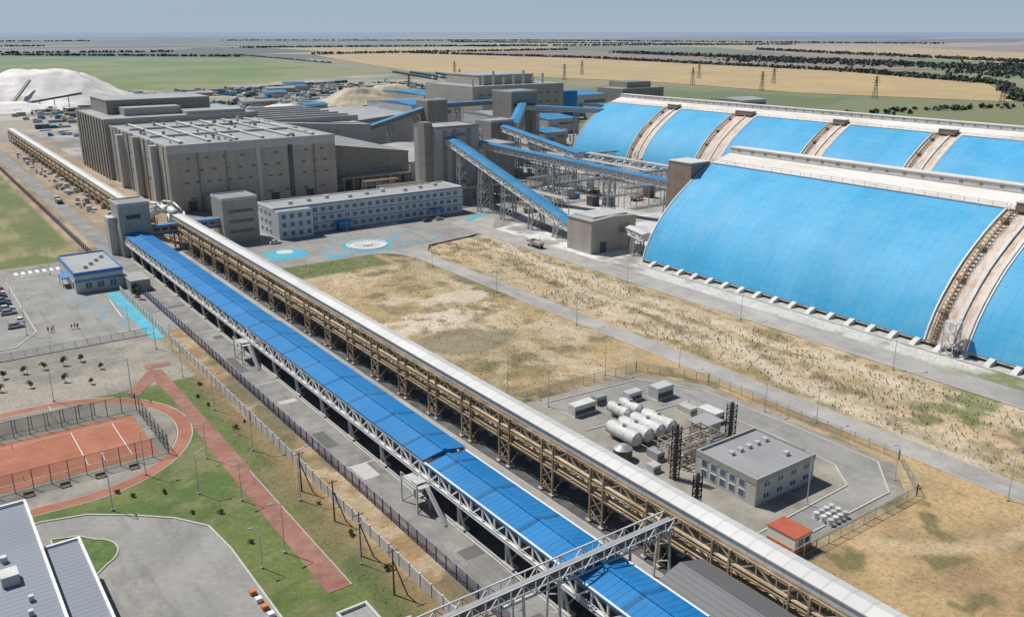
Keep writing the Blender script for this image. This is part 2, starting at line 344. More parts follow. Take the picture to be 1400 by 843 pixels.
# ---------------------------------------------------------------- roads & paving
z1,z2,z3=.03,.04,.055
o=Ob('gravel_bed'); o.poly('s','gravel_dark',rect(68.4,95.5,30,334),z1-.01); o.done()
o=Ob('main_road'); o.poly('asphalt','asphalt',rect(61.5,68.4,20,338),z1); o.poly('asphalt','asphalt',rect(61.5,69,338,900),z1)
for xx in (62,67.9): o.box('edge_line','paint',xx-.08,xx+.08,20,336,z2,z2+.005)
for (a,b,c,d) in ((62.4,65,150,158),(64,67.6,101,104),(62.3,64.4,200,212),(65,67.5,228,231),(62.5,67.4,264,266),(63,65.5,76,84)): o.box('patches','asphalt_new',a,b,c,d,z1+.004,z1+.008)
for (a,b,c,d) in ((62.6,66,134,140),(63,67,176,178)): o.box('patches','kerb',a,b,c,d,z1+.004,z1+.008)
o.box('kerb','kerb',68.3,68.6,20,334,0,.18); o.done()
o=Ob('service_road'); o.poly('asphalt','concrete_road',rect(83.2,86.4,30,334),z1); o.box('kerb','kerb',83,83.25,30,334,0,.18); o.box('kerb','kerb',86.3,86.5,30,334,0,.15); o.done()
o=Ob('plaza_paving'); o.poly('s','asphalt_lot',[(77,334),(77,345),(214,345),(214,334),(240,322),(214,300),(190,293),(168,289),(162,281),(160.5,270),(154,270),(153,281),(146,288),(104,289),(96,300),(96,334)],z1); o.done()
o=Ob('field_road'); o.poly('s','concrete_road',[(154,30),(160.5,30),(160.5,270),(163,281),(169,290),(146,290),(152,281),(154,270)],z1+.005)
for xx in (153.9,160.6): o.box('s','kerb',xx-.1,xx+.1,30,270,0,.12)
o.done()
o=Ob('warehouse_road'); o.poly('s','concrete_road',[(196,-20),(206,-20),(206,300),(220,318),(214,326),(196,318)],z1+.004); o.box('s','kerb',195.7,196,-20,300,0,.14); o.done()
o=Ob('fountain_plaza'); cx_,cy_=148.5,303
def disc(o,part,mat,cx,cy,r,z,n=40,r0=0):
    if r0==0: o.poly(part,mat,arc(cx,cy,r,0,360,n)[:-1],z)
    else:
        A=arc(cx,cy,r,0,360,n)[:-1];B=arc(cx,cy,r0,0,360,n)[:-1]; o.add(part,mat,[(a,b,z) for a,b in A+B],[(i,(i+1)%n,n+(i+1)%n,n+i) for i in range(n)])
disc(o,'ring','cyan_paint',cx_,cy_,10,z3); disc(o,'inner','offwhite',cx_,cy_,7.6,z3+.02); disc(o,'inner2','kerb',cx_,cy_,5.2,z3+.03)
for i in range(36):
    a=2*math.pi*i/36; o.box('kerb_stones','white',cx_+7.6*math.cos(a)-.4,cx_+7.6*math.cos(a)+.4,cy_+7.6*math.sin(a)-.4,cy_+7.6*math.sin(a)+.4,.05,.4)
o.cyl('basin','offwhite',(cx_,cy_,.05),(cx_,cy_,.5),2.,20)
disc(o,'outer_ring','cyan_paint',cx_,cy_,15.5,z3,48,14.8); o.done()
o=Ob('painted_plaza'); disc(o,'blue','cyan_paint',117,308,8,z3,30); o.poly('strip','cyan_paint',rect(104,124,299.5,302),z3+.006); disc(o,'white','offwhite',118,311,3.2,z3+.012,24)
o.poly('strip','cyan_paint',[(126,300),(129,292),(138,291),(134,294)],z3+.006); ribbon(o,'path','cyan_paint',[(205,318),(212,323),(222,328)],3,z3+.006); ribbon(o,'path','cyan_paint',arc(172,306,9,60,330,16),1.1,z3+.006); o.done()
o=Ob('crossing_lines')
for i in range(7): o.box('s','white',165+i*2,166+i*2,330.5,333.5,z3,z3+.01)
for i in range(8): o.box('s','white',30+i*2.2,31.2+i*2.2,333,337,z2+.01,z2+.02)
for yy in (88,140,190,236): o.box('s','paint',61.9,68,yy,yy+.25,z2+.006,z2+.012)
o.done()
o=Ob('parking_lot'); o.poly('asphalt','asphalt_lot',rect(-60,61.5,243,334),z1-.006); o.poly('asphalt','asphalt',rect(-60,61.5,334,344),z1-.004)
o.poly('blue_paving','cyan_paint',[(51,238),(54.3,238),(54.3,292),(50.5,292)],z2)
for pts in ([(26.5,263),(26.5,325)],[(26.5,263),(20,252),(-20,252)],[(32,334),(32,328),(40,328)],[(-20,243),(53,243)],[(15,300),(15,334)]):
    for a,b in zip(pts,pts[1:]): o.beam('kerb','kerb',(*a,.08),(*b,.08),.35,.2)
for i in range(10): o.box('bays','paint',20,25.5,268+i*5,268.15+i*5,z2,z2+.006)
zz=[(36,300),(45,296),(38,291),(46,287),(40,280),(48,277),(44,268),(50,262),(46,252)]
for a,b in zip(zz,zz[1:]): o.beam('cyan_lines','cyan_paint',(*a,z2),(*b,z2),.5,.02)
for a,b in ((( 49,262),(50,284)),((45,250),(51,250))): o.beam('bays','paint',(*a,z2),(*b,z2),.3,.02)
o.done()
tr=[(-60,206),(18,206)]+arc(18,181.5,24.5,88,-88,26)+[(10,157.5),(-60,166)]
o=Ob('running_track'); ribbon(o,'s','track',tr,2.7,z2); ribbon(o,'s2','kerb',[(p[0],p[1]) for p in tr],3.1,z2-.015); o.done()
o=Ob('park_ground'); o.poly('s','gravel_grey',[(-60,204.5),(18,204.5)]+arc(18,181.5,22.8,88,-88,26)+[(-60,162)],z1-.01); o.done()
o=Ob('sports_court'); o.poly('surface','court',rect(-30,34.5,168,190.5),z2+.01)
for xx in (22,30): o.box('lines','white',xx-.07,xx+.07,170.5,188,z2+.02,z2+.03)
for yy in (170.5,188): o.box('lines','paint',-30,33,yy-.05,yy+.05,z2+.02,z2+.03)
o.beam('net_posts','steel',(11,171,0),(11,171,1.2),.1); o.beam('net_posts','steel',(11,187,0),(11,187,1.2),.1)
o.done()
o=Ob('sports_court'); o.poly('surface','gravel_grey',rect(-30,24,195.5,203),z2+.01)
for xx in (-4,8,20): o.beam('goal','white',(xx,197,0),(xx,197,2.2),.1); o.beam('goal','white',(xx,200,0),(xx,200,2.2),.1); o.beam('goal','white',(xx,197,2.2),(xx,200,2.2),.1)
o.done()
def fence(name,pts,h,mat,post='steel',step=3.,pw=.09,rails=True,alpha=True):
    o=Ob(name)
    for a,b in zip(pts,pts[1:]):
        L=math.dist(a,b); n=max(1,int(round(L/step)))
        for i in range(n+1):
            q=(a[0]+(b[0]-a[0])*i/n,a[1]+(b[1]-a[1])*i/n); o.box('posts',post,q[0]-pw,q[0]+pw,q[1]-pw,q[1]+pw,0,h+.1)
        if alpha: o.quad('mesh',mat,(*a,.1),(*b,.1),(*b,h),(*a,h))
        if rails:
            for z in (.15,h): o.beam('rails',post,(*a,z),(*b,z),.07)
    return o.done()
fence('court_fence',[(36,166.5),(-30,166.5)],4,'mesh_green','steel_dark',3.,.07)
fence('court_fence',[(36,166.5),(36,192),(-30,192)],4,'mesh_green','steel_dark',3.,.07)
fence('court_fence',[(28,194.5),(-30,194.5)],3,'mesh_green','steel_dark',3.,.07)
o=Ob('red_path'); o.poly('s','redpath',[(42.6,106),(46.4,106),(47,160),(47.2,214),(43.5,214),(44.2,190),(43,160)],z2+.008); o.poly('s','redpath',[(38.5,200),(47,213),(45,216),(36.5,203)],z2+.012); o.poly('s','redpath',[(44,216),(50,216),(50,219),(44,219)],z2+.012)
o.box('kerb','kerb',46.4,46.55,106,150,0,.12); o.done()
lot=[(-60,152),(5,152),(11,153),(18,151),(24,146.5),(30,141),(34,135),(34.8,126),(34.8,100),(36,97),(42,95),(50,94),(50,60),(-60,60)]
o=Ob('service_yard'); o.poly('s','asphalt_lot',lot,z2+.002)
for a,b in zip(lot[1:12],lot[2:12]): o.beam('kerb','kerb',(*a,.1),(*b,.1),.35,.22)
for i in range(4): o.box('barriers','white' if i%2 else 'orange',33+i*.1,33.9+i*.1,112-i*2.2,112.9-i*2.2,.04,.7)
o.done()
isl=[(11.5,146),(15.5,144.5)]+arc(15,137.5,5,60,-60,10)+[(15.5,131),(11.5,131)]
o=Ob('lawn_island'); MATS['lawn']=plain('lawn',(.075,.13,.028),.9,.3,.6,c2=(.12,.16,.045)); o.poly('s','lawn',isl,z3)
for a,b in zip(isl,isl[1:]+isl[:1]): o.beam('kerb','kerb',(*a,.1),(*b,.1),.25,.2)
o.done()
o=Ob('compound_pad'); o.poly('pad','gravel_grey',[(105,72),(140,72),(149,80),(149,128),(141,143),(104,145)],z1)
o.poly('road','asphalt_lot',[(106,74),(138,74),(147,82),(147,100),(146,126),(138,140),(112,142),(110,126),(139,124),(140,100),(139,86),(134,80),(106,79)],z1+.01)
for pl in ([(110,125.8),(139,123.8),(140,100),(139,86),(134,80),(106,79)],[(112,142),(138,140),(146,126),(147,100),(147,82),(138,74),(106,74)]):
    for a,b in zip(pl,pl[1:]): o.beam('kerb','kerb',(*a,.1),(*b,.1),.3,.2)
o.done()
fence('compound_fence',[(105,70.5),(141,70.5),(151,80),(151,129),(142,144.5),(103,146.5)],2.2,'mesh_grey','galv',3.2,.07)
fence('blue_mesh_fence',[(60,20),(60,292)],2.6,'mesh_blue','rail_blue',3.,.08); fence('blue_mesh_fence',[(57,340),(57,900)],2.6,'mesh_blue','rail_blue',4.,.12)
fence('parking_fence',[(-30,243.6),(51,243.6)],1.8,'mesh_grey','steel',3.,.06)
o=Ob('concrete_fence')
for i in range(70):
    y=60+i*3.3; o.box('panels','conc_wall',54.65,54.78,y+.15,y+3.15,0,2.1+.05*(i%2)); o.box('posts','offwhite',54.55,54.88,y-.15,y+.15,0,2.3)
o.done()
# ---------------------------------------------------------------- galleries
def frame(p0,p1):
    p0=Vector(p0);p1=Vector(p1); d=p1-p0; h=Vector((d.x,d.y,0)).normalized(); n=Vector((h.y,-h.x,0)); L=d.length
    def P(s,t,z): return tuple(p0+d*(s/L)+n*t+Vector((0,0,z)))
    return P,L
def pbox(o,part,mat,P,s0,s1,t0,t1,za,zb):
    v=[P(s0,t0,za),P(s1,t0,za),P(s1,t1,za),P(s0,t1,za),P(s0,t0,zb),P(s1,t0,zb),P(s1,t1,zb),P(s0,t1,zb)]
    o.add(part,mat,v,[(0,3,2,1),(4,5,6,7),(0,1,5,4),(1,2,6,5),(2,3,7,6),(3,0,4,7)])
def gable(o,part,mat,P,s0,s1,w,z,rise,th=.15,ov=.3):
    for sg in (-1,1):
        a=P(s0,sg*(w/2+ov),z);b=P(s1,sg*(w/2+ov),z);c=P(s1,0,z+rise);d=P(s0,0,z+rise)
        o.quad(part,mat,a,b,c,d); o.quad(part,mat,P(s0,sg*(w/2+ov),z-th),P(s1,sg*(w/2+ov),z-th),b,a)
    for s in (s0,s1): o.quad(part,mat,P(s,-w/2-ov,z),P(s,w/2+ov,z),P(s,0,z+rise))
def truss_side(o,part,mat,P,L,t,za,zb,bay,w=.2,s0=0):
    n=max(1,int((L-s0)/bay)); bay=(L-s0)/n
    for z in (za,zb): o.beam(part,mat,P(s0,t,z),P(L,t,z),w*1.3)
    for i in range(n):
        s=s0+i*bay; o.beam(part,mat,P(s,t,za),P(s,t,zb),w)
        a,b=(za,zb) if i%2 else (zb,za); o.beam(part,mat,P(s,t,a),P(s+bay,t,b),w)
def trestle(o,part,mat,P,s,w,ztop,zg=0.,spread=1.2,bw=.35,dep=1.5,bays=3):
    c=Vector(P(s,0,0)); H=c.z+ztop
    def Q(ds,t,z):
        q=Vector(P(s+ds,t,0)); return (q.x,q.y,z)
    legs=[]
    for ds in (-dep,dep):
        for t in (-1,1):
            a=Q(ds,t*(w/2*spread),0.); b=Q(ds,t*w/2*.9,H); o.beam(part,mat,a,b,bw); legs.append((Vector(a),Vector(b)))
            o.box(part,'concrete',a[0]-.6,a[0]+.6,a[1]-.6,a[1]+.6,0,.5)
    for k in range(bays):
        f0,f1=k/bays,(k+1)/bays
        for (i,j) in ((0,1),(2,3),(0,2),(1,3)):
            A,B=legs[i],legs[j]; pa=A[0].lerp(A[1],f0);pb=B[0].lerp(B[1],f1);pc=B[0].lerp(B[1],f0);pd=A[0].lerp(A[1],f1)
            o.beam(part,mat,pa,pb,bw*.5); o.beam(part,mat,pc,pd,bw*.5); o.beam(part,mat,pd,pb,bw*.6)
def gallery(name,p0,p1,w,hh,roof,wall,truss='white',legs=(),solid=False,bay=3.5,rise=.5,bw=.35,legmat='steel'):
    o=Ob(name); P,L=frame(p0,p1)
    pbox(o,'deck','steel',P,0,L,-w/2,w/2,0,.3)
    gable(o,'roof',roof,P,0,L,w,hh,rise)
    pbox(o,'enclosure',wall,P,0,L,-w/2+.25,w/2-.25,.3,hh-.02)
    if not solid:
        for t in (-w/2,w/2): truss_side(o,'truss',truss,P,L,t,.1,hh*.93,bay,.22)
    for s in legs: trestle(o,'trestles',legmat,P,s*L,w,0,bw=bw,bays=max(2,int((Vector(P(s*L,0,0)).z)/5)))
    return o.done()
o=Ob('blue_conveyor_gallery'); xc,w=71.8,8.4
P,L=frame((xc,340,5.2),(xc,62,5.2))
segs=[(0,131,3.1),(132,220,3.45),(221,278,3.0)]
for a,b,z in segs:
    gable(o,'roof','roof_blue',P,a,b,w,z,.75,.25,.25); pbox(o,'inner','clad_grey',P,a,b,-2.6,2.6,.2,z-.3)
    pbox(o,'ridge','roof_blue',P,a,b,-.35,.35,z+.76,z+.95)
for t_ in (-w/2,w/2):
    truss_side(o,'truss','white',P,L,t_,.1,2.9,3.3,.26); pbox(o,'walkway','galv',P,0,L,t_-.5,t_+.5,-.12,.05)
    for z in (.6,1.15): o.beam('rails','white',P(0,t_*1.12,z),P(L,t_*1.12,z),.08)
pbox(o,'deck','steel',P,0,L,-w/2,w/2,-.3,-.15)
for i in range(20):
    s=8+i*13.9; c=P(s,0,0)[1]
    for t_ in (-1,1):
        o.beam('legs','offwhite',(xc+t_*3.2,c-.9,0),(xc+t_*3.9,c,4.9),.32); o.beam('legs','offwhite',(xc+t_*3.2,c+.9,0),(xc+t_*3.9,c,4.9),.32)
        o.box('footings','concrete',xc+t_*3.2-.7,xc+t_*3.2+.7,c-1.5,c+1.5,0,.45)
    o.beam('legs','offwhite',(xc-3.3,c,1),(xc+3.8,c,4.8),.2); o.beam('legs','offwhite',(xc+3.3,c,1),(xc-3.8,c,4.8),.2); o.beam('legs','offwhite',(xc-3.9,c,4.9),(xc+3.9,c,4.9),.3)
for yb in (208,120):
    o.box('platforms','galv',64.6,67.4,yb-2.5,yb+3.5,4.6,4.75); o.box('platforms','galv',65.2,78.6,yb-1.2,yb+1.2,5.0,5.1)
    for a in (64.7,67.2):
        for b in (yb-2.3,yb+3.3): o.beam('platforms','offwhite',(a,b,0),(a,b,5.8),.22)
    o.beam('platforms','offwhite',(64.7,yb-2.3,0),(67.2,yb+3.3,4.6),.15); o.beam('platforms','offwhite',(64.7,yb+3.3,0),(67.2,yb-2.3,4.6),.15)
    o.beam('stairs','galv',(66.6,yb-2.5,4.7),(66.6,yb-8.5,0.1),.8,.2); 
    for z in (5.2,5.8): o.beam('platforms','offwhite',(64.7,yb-2.4,z),(64.7,yb+3.4,z),.08)
    o.beam('stairs','offwhite',(66.2,yb-2.5,5.7),(66.2,yb-8.5,1.1),.08)
o.done()
def rackline(name,x,y0,y1,z,wid=3.6):
    o=Ob(name); P,L=frame((x,y0,z),(x,y1,z))
    pbox(o,'gallery','gal_white',P,0,L,-wid/2,wid/2,.2,1.5); gable(o,'roof','gal_white',P,0,L,wid,1.55,.5,.2,.2)
    pbox(o,'beam','brown_steel',P,0,L,-wid/2-.1,-wid/2+.2,-.5,.15); pbox(o,'beam','brown_steel',P,0,L,wid/2-.2,wid/2+.1,-.5,.15)
    truss_side(o,'truss','brown_steel',P,L,-wid/2-.25,-2.6,-.3,3.4,.2); truss_side(o,'truss','brown_steel',P,L,wid/2+.25,-2.6,-.3,3.4,.2)
    for k,(dx,zz,r,m) in enumerate([(-2.3,-2.1,.28,'pipe_tan'),(-1.5,-2.15,.2,'galv'),(-.8,-2.1,.3,'brown_steel'),(.2,-2.1,.25,'pipe_tan'),(1.1,-2.1,.25,'galv'),(2.1,-2.2,.25,'pipe_tan'),(-2.1,-4.4,.26,'pipe_tan'),(-1.2,-4.4,.3,'pipe_tan'),(-.3,-4.45,.2,'brown_steel'),(.8,-4.4,.28,'galv'),(1.8,-4.4,.25,'pipe_tan')]):
        o.cyl('pipes',m,(x+dx,y0,z+zz),(x+dx,y1,z+zz),r,7)
    for t_ in (-2.5,2.5):
        for zz in (-2.7,-4.9): o.beam('rack','brown_steel',(x+t_,y0,z+zz),(x+t_,y1,z+zz),.28)
    n=int(L/13); 
    for i in range(n+1):
        y=y0+(y1-y0)*i/n
        for yy in (y-1.6,y+1.6):
            for t_ in (-2.5,2.5): o.beam('columns','brown_steel',(x+t_,yy,0),(x+t_,yy,z),.32); o.box('footings','concrete',x+t_-.5,x+t_+.5,yy-.5,yy+.5,0,.4)
            o.beam('columns','brown_steel',(x-2.5,yy,.5),(x+2.5,yy,z-5),.18); o.beam('columns','brown_steel',(x+2.5,yy,.5),(x-2.5,yy,z-5),.18)
        for t_ in (-2.5,2.5):
            for a,b in ((.5,(z-5)/2),((z-5)/2,z-5)): o.beam('columns','brown_steel',(x+t_,y-1.6,a),(x+t_,y+1.6,b),.16); o.beam('columns','brown_steel',(x+t_,y+1.6,a),(x+t_,y-1.6,b),.16)
        for k in range(3):
            yy=y+(y1-y0)/n*(k+.5)/3
            for zz in (-2.5,-4.7): o.beam('rack','brown_steel',(x-2.6,yy,z+zz),(x+2.6,yy,z+zz),.2)
            if k!=1: 
                for t_ in (-2.5,2.5): o.beam('rack','brown_steel',(x+t_,yy,z-4.8),(x+t_,yy,z-2.6),.16)
    return o.done()
rackline('pipe_rack_conveyor',90,352,30,10.2); rackline('pipe_rack_conveyor',83.5,760,366,8.2)
o=Ob('conveyor_bend')
pts=[Vector((83.5,366,9.)),Vector((84.3,362,11)),Vector((86,357,13.2)),Vector((88.5,352.5,13)),Vector((90,348,11.3))]
for a,b in zip(pts,pts[1:]): o.cyl('duct','gal_white',a,b,1.7,10)
for q in (-3,-1.6,3):
    p2=[Vector((83.5+q,372,6.)),Vector((84+q,368,12)),Vector((86+q,362,15)),Vector((88+q,356,15)),Vector((90+q,350,12)),Vector((90+q,347,7))]
    for a,b in zip(p2,p2[1:]): o.cyl('pipes','galv',a,b,.45,8)
o.done(smooth=('duct','pipes'))
o=Ob('cross_truss_gallery'); P,L=frame((42,79,9.6),(86,79,9.6))
pbox(o,'deck','galv',P,0,L,-1.1,1.1,0,.2)
for t_ in (-1.2,1.2): truss_side(o,'truss','offwhite',P,L,t_,-.6,1.7,2.,.14)
pbox(o,'belt','steel_dark',P,0,L,-.6,.6,.5,.8); pbox(o,'cover','steel',P,0,L,-.35,.35,1.1,1.2)
for s in (7,16,22,35,43):
    for t_ in (-1.1,1.1): o.beam('legs','offwhite',P(s,t_,0),(P(s,t_*1.5,0)[0],P(s,t_*1.5,0)[1],0),.3)
    for z in (3,6): o.beam('legs','offwhite',(P(s,-1.3,0)[0],P(s,-1.3,0)[1],z),(P(s,1.3,0)[0],P(s,1.3,0)[1],z+1.5),.14)
o.done()
def shed(name,x0,x1,y0,y1,h,roof,wall,rise=1.2,axis='y',bands=None,win=None,par=False):
    o=Ob(name); o.box('walls',wall,x0,x1,y0,y1,0,h)
    if rise>0:
        if axis=='y': P,L=frame(((x0+x1)/2,y0,0),((x0+x1)/2,y1,0)); w=x1-x0
        else: P,L=frame((x0,(y0+y1)/2,0),(x1,(y0+y1)/2,0)); w=y1-y0
        gable(o,'roof',roof,P,-.3,L+.3,w,h,rise,.2,.3)
    else:
        o.box('roof',roof,x0+.3,x1-.3,y0+.3,y1-.3,h,h+.06)
        for a in ((x0-.1,x1+.1,y0-.1,y0+.3),(x0-.1,x1+.1,y1-.3,y1+.1),(x0-.1,x0+.3,y0+.3,y1-.3),(x1-.3,x1+.1,y0+.3,y1-.3)): o.box('parapet',par or 'clad_light',*a,h-.6,h+.5)
    return o
o=shed('transfer_station',76.8,86,40,72,7.2,'roof_dark','clad_dark',1.4); o.done()
o=shed('gate_hut',40,44.5,92,97,2.8,'roof_grey','clad_light',0); o.done()
o=shed('transfer_tower',66.5,77.5,337.5,350,19.5,'roof_grey','clad_grey',0)
o.box('windows','glass',66.4,66.5,341,346,12,14); o.box('windows','glass',69,74,337.4,337.5,14,15.5); o.box('door','steel_dark',70,73,337.38,337.5,0,3); o.box('stairwell','clad_light',63.8,66.4,344,350,0,14)
o.done()
o=Ob('pedestrian_bridge'); P,L=frame((77.5,343,6.5),(104,343,6.5)); pbox(o,'body','clad_grey',P,0,L,-1.6,1.6,0,2.8); pbox(o,'band','clad_blueband',P,0,L,-1.7,1.7,-.6,.1); pbox(o,'band','clad_blueband',P,0,L,-1.7,1.7,2.8,3.1)
for i in range(8): pbox(o,'windows','glass',P,1.5+i*3,3.6+i*3,-1.72,1.68,1.1,2.1)
for s in (9,19): o.beam('legs','steel',P(s,0,0),(P(s,0,0)[0],343,0),.6)
o.done()
o=shed('stair_tower',104,118,336.5,350,17.5,'roof_grey','clad_main',0)
for z in (4,8,12): o.box('windows','glass_soft',106,116,336.38,336.5,z,z+1.2)
o.done()
def windows(o,x0,x1,y,zs,ww,wh,gap,mat='glass_blue',frame_='white',face='y'):
    n=int((x1-x0)/(ww+gap)); st=(x1-x0)/n
    for z in zs:
        for i in range(n):
            a=x0+i*st+(st-ww)/2
            if face=='y':
                o.box('window_frames',frame_,a-.12,a+ww+.12,y-.07,y+.01,z-.12,z+wh+.12); o.box('windows',mat,a,a+ww,y-.1,y-.07,z,z+wh); o.box('window_frames',frame_,a+ww/2-.05,a+ww/2+.05,y-.13,y-.1,z,z+wh)
            else:
                o.box('window_frames',frame_,y-.07,y+.01,a-.12,a+ww+.12,z-.12,z+wh+.12); o.box('windows',mat,y-.1,y-.07,a,a+ww,z,z+wh)
o=shed('office_building',124,214,336,353,11.6,'roof_light','clad_office',0,par='white')
windows(o,140,212,336,(1.3,4.9,8.5),1.9,1.7,1.7); windows(o,338,352,124,(1.3,4.9,8.5),1.8,1.6,1.8,face='x')
for z0 in (3.6,7.2): o.box('blue_bands','clad_blueband',139,214.05,335.93,336,z0,z0+.35)
o.box('blue_bands','clad_blueband',123.9,214.1,335.8,335.95,11.3,11.7)
o.box('entrance_block','clad_office',124,138.5,331,336,0,11.2); o.box('entrance_block','roof_light',124.2,138.3,331.2,336,11.2,11.3)
for z in (1.3,4.9,8.3):
    for xx in (125.5,129,132.5,136): o.box('windows','glass_blue',xx,xx+1.5,330.9,331,z,z+1.7)
o.box('entrance_canopy','clad_blueband',150,157,331,336,3.2,3.7); o.box('entrance_canopy','clad_blueband',151,156,333,336,0,3.2)
o.box('entrance_canopy','clad_blueband',196,202,331.5,336,3.2,3.7)
for i in range(9): xx=133+i*9; o.box('roof_units','galv',xx,xx+1.8,342+(i%3)*2,344+(i%3)*2,11.6,12.9)
o.done()
o=shed('processing_plant',105,187,412,527,30,'roof_light','clad_main',0,par='clad_light')
windows(o,110,184,412,(5,),2.2,1.1,7,'glass_soft','clad_dark')
for z,g in ((12.5,3.2),(18,3.8),(23.5,5.4)): windows(o,110,160,412,(z,),1.8,.9,g,'glass_soft','clad_dark'); windows(o,167,184,412,(z,),1.8,.9,g,'glass_soft','clad_dark')
o.box('pilasters','clad_light',146,148,411.6,412,0,30); o.box('stair_glazing','glass',162,164.2,411.5,412,2,27); o.box('upper_band','clad_light',105,187,411.85,412,26.5,29.4)
for xx in (118,131,175): o.box('pilasters','clad_dark',xx,xx+.8,411.7,411.85,0,26.5)
for xx in (112,125,152,170): o.box('doors','clad_blueband' if xx==125 else 'steel_dark',xx,xx+4,411.6,412,0,4.5)
o.box('loading_annex','clad_light',120,140,404,412,0,7); o.box('loading_annex','roof_light',119.8,140.2,403.8,412,7,7.2)
for i in range(13):
    y=418+i*8.3; o.box('side_pilasters','clad_dark' if i%3 else 'clad_light',104.6,105,y,y+1.6,0,30)
    if i%2: o.box('side_windows','glass_soft',104.8,105,y+2.5,y+5.5,20,21.4); o.box('side_windows','glass_soft',104.8,105,y+2.5,y+5.5,11,12.4)
    if i%4==1: o.box('side_shafts','clad_light',102,105,y+2,y+6,0,28+(i%3)); o.cyl('ducts','galv',(103,y+8,0),(103,y+8,31.5),.7,8)
for i in range(6): x=113+i*13; o.box('roof_monitors','roof_grey',x,x+1.8,420,520,30,31.0); o.box('roof_monitors','offwhite',x+.2,x+1.6,420.2,519.8,31.,31.1)
for i in range(46):
    x=108+rng.rand()*74; y=416+rng.rand()*106; s=.6+rng.rand()*1.2; o.box('roof_vents','galv' if i%3 else 'clad_dark',x,x+s,y,y+s,30,31+rng.rand()*1.5)
for i in (1,3): o.box('roof_ridges','offwhite',108,184,432+i*20,433.2+i*20,30.1,31.2)
o.done()
o=shed('processing_plant_north',103,190,527.3,606,33,'roof_light','clad_main',0,par='clad_grey')
o.box('upper_block','clad_dark',112,172,560,604,33,41); o.box('upper_roof','roof_light',111.7,172.3,559.7,604.3,41,41.3)
o.box('upper_block','clad_grey',118,150,545,560,33,37.5); o.box('upper_block','roof_light',150,185,534,552,33,35)
for i in range(10): y=530+i*7.5; o.box('side_pilasters','clad_dark',102.5,103,y,y+2.4,0,33)
windows(o,114,170,560,(35.5,38),3,1,3,'glass_soft','clad_grey')
o.done()
def ramproof(name,x0,x1,y0,y1,ha,hb,roof,wall):
    o=Ob(name); o.add('walls',wall,[(x0,y0,0),(x1,y0,0),(x1,y1,0),(x0,y1,0),(x0,y0,ha),(x1,y0,hb),(x1,y1,hb),(x0,y1,ha)],[(0,1,5,4),(1,2,6,5),(2,3,7,6),(3,0,4,7)])
    o.quad('roof',roof,(x0-.3,y0-.4,ha+.1),(x1+.4,y0-.4,hb+.1),(x1+.4,y1,hb+.1),(x0-.3,y1,ha+.1)); o.box('fascia','clad_blueband',x1+.2,x1+.45,y0,y1,hb-.7,hb); return o
o=ramproof('flotation_hall',187.2,236,425,520,24,17,'roof_grey','clad_dark')
for i in range(6): o.box('doors','steel_dark',190+i*8,193+i*8,424.8,425,0,4)
windows(o,190,234,425,(9,),4,1.2,3,'glass_soft','clad_grey'); o.box('canopy','roof_light',192,233,417,425,6.5,6.9)
for i in range(8): o.box('canopy_posts','steel',193+i*5.5,193.4+i*5.5,417.3,417.7,0,6.5)
o.done()
o=ramproof('compaction_hall',191,262,520.5,640,27,22,'roof_light','clad_grey')
for i in range(7): o.box('monitors','roof_light',196,258,530+i*15,532.5+i*15,24,27.6)
o.done()
shed('crushing_hall',263,335,560,650,20,'roof_light','clad_light',3,'y').done()
shed('workshop',240,300,430,500,10,'roof_light','clad_light',2,'y').done()
shed('workshop',120,170,615,700,17,'roof_light','clad_grey',2,'x').done()
shed('workshop',176,240,660,720,14,'roof_light','clad_light',2,'x').done()
o=shed('loading_tower',218,243,365,386,35.5,'roof_light','clad_grey',0,par='clad_dark')
for xx in (222,227.5,236): o.box('recess','clad_dark',xx,xx+2.2,364.7,365,0,34)
for z in (8,14,20,26,31): o.box('windows','glass_soft',230,234.5,364.75,365,z,z+1.3); o.box('windows','glass_soft',217.8,218,370,376,z,z+1.3)
o.box('lift_shaft','clad_dark',213.5,218,368,374,0,38)
for z in range(3,36,3):
    o.box('stair_landings','galv',243,246,366,372,z,z+.15); o.beam('stair_landings','steel',(244.5,366,z),(244.5,372,z+3),.8,.15)
for a in (243.2,246):
    for b in (366,372): o.beam('stair_landings','steel',(a,b,0),(a,b,37),.25)
o.done()
shed('loading_block',252,270,372,392,24,'roof_light','clad_dark',0).done()
gallery('inclined_gallery',(226,364,27.5),(219,262,4),5.6,3.,'roof_bluef','clad_light','white',(.12,.32,.52,.74,.92),bw=.4)
gallery('overhead_gallery',(244,377,24.5),(277,250,14.5),5.2,3.2,'roof_bluef','clad_light','white',(.12,.42,.66,.9),bw=.4)
gallery('overhead_gallery',(292,418,26),(288,340,18),5,3,'roof_bluef','clad_light','white',(.2,.55,.9),bw=.4)
gallery('overhead_gallery',(362,508,28),(408,455,26),5,3,'roof_bluef','clad_light','white',(.3,.7),bw=.4)
gallery('overhead_gallery',(257,548,11),(320,540,28),5.5,3,'roof_bluef','clad_dark','steel',(.2,.5,.8),bw=.5)
gallery('overhead_gallery',(320,540,28),(380,525,30),5.5,3,'roof_bluef','clad_dark','steel',(.3,.8),bw=.5)
gallery('overhead_gallery',(300,415,26),(370,500,30),5,3,'roof_bluef','clad_light','white',(.3,.7),bw=.4)
gallery('low_gallery',(231,250,6),(221,222,7),4,2.6,'gal_white','clad_light','white',(.3,.7))
o=shed('drive_station',209.5,232,240,254,12.6,'roof_light','clad_main',.8); o.box('upper','clad_light',212,229,242,253,12.8,13.5); o.box('door','steel_dark',214,217,239.8,240,0,4); o.done()
o=shed('transfer_tower',312,328,532,548,34,'roof_grey','clad_dark',0); o.done()
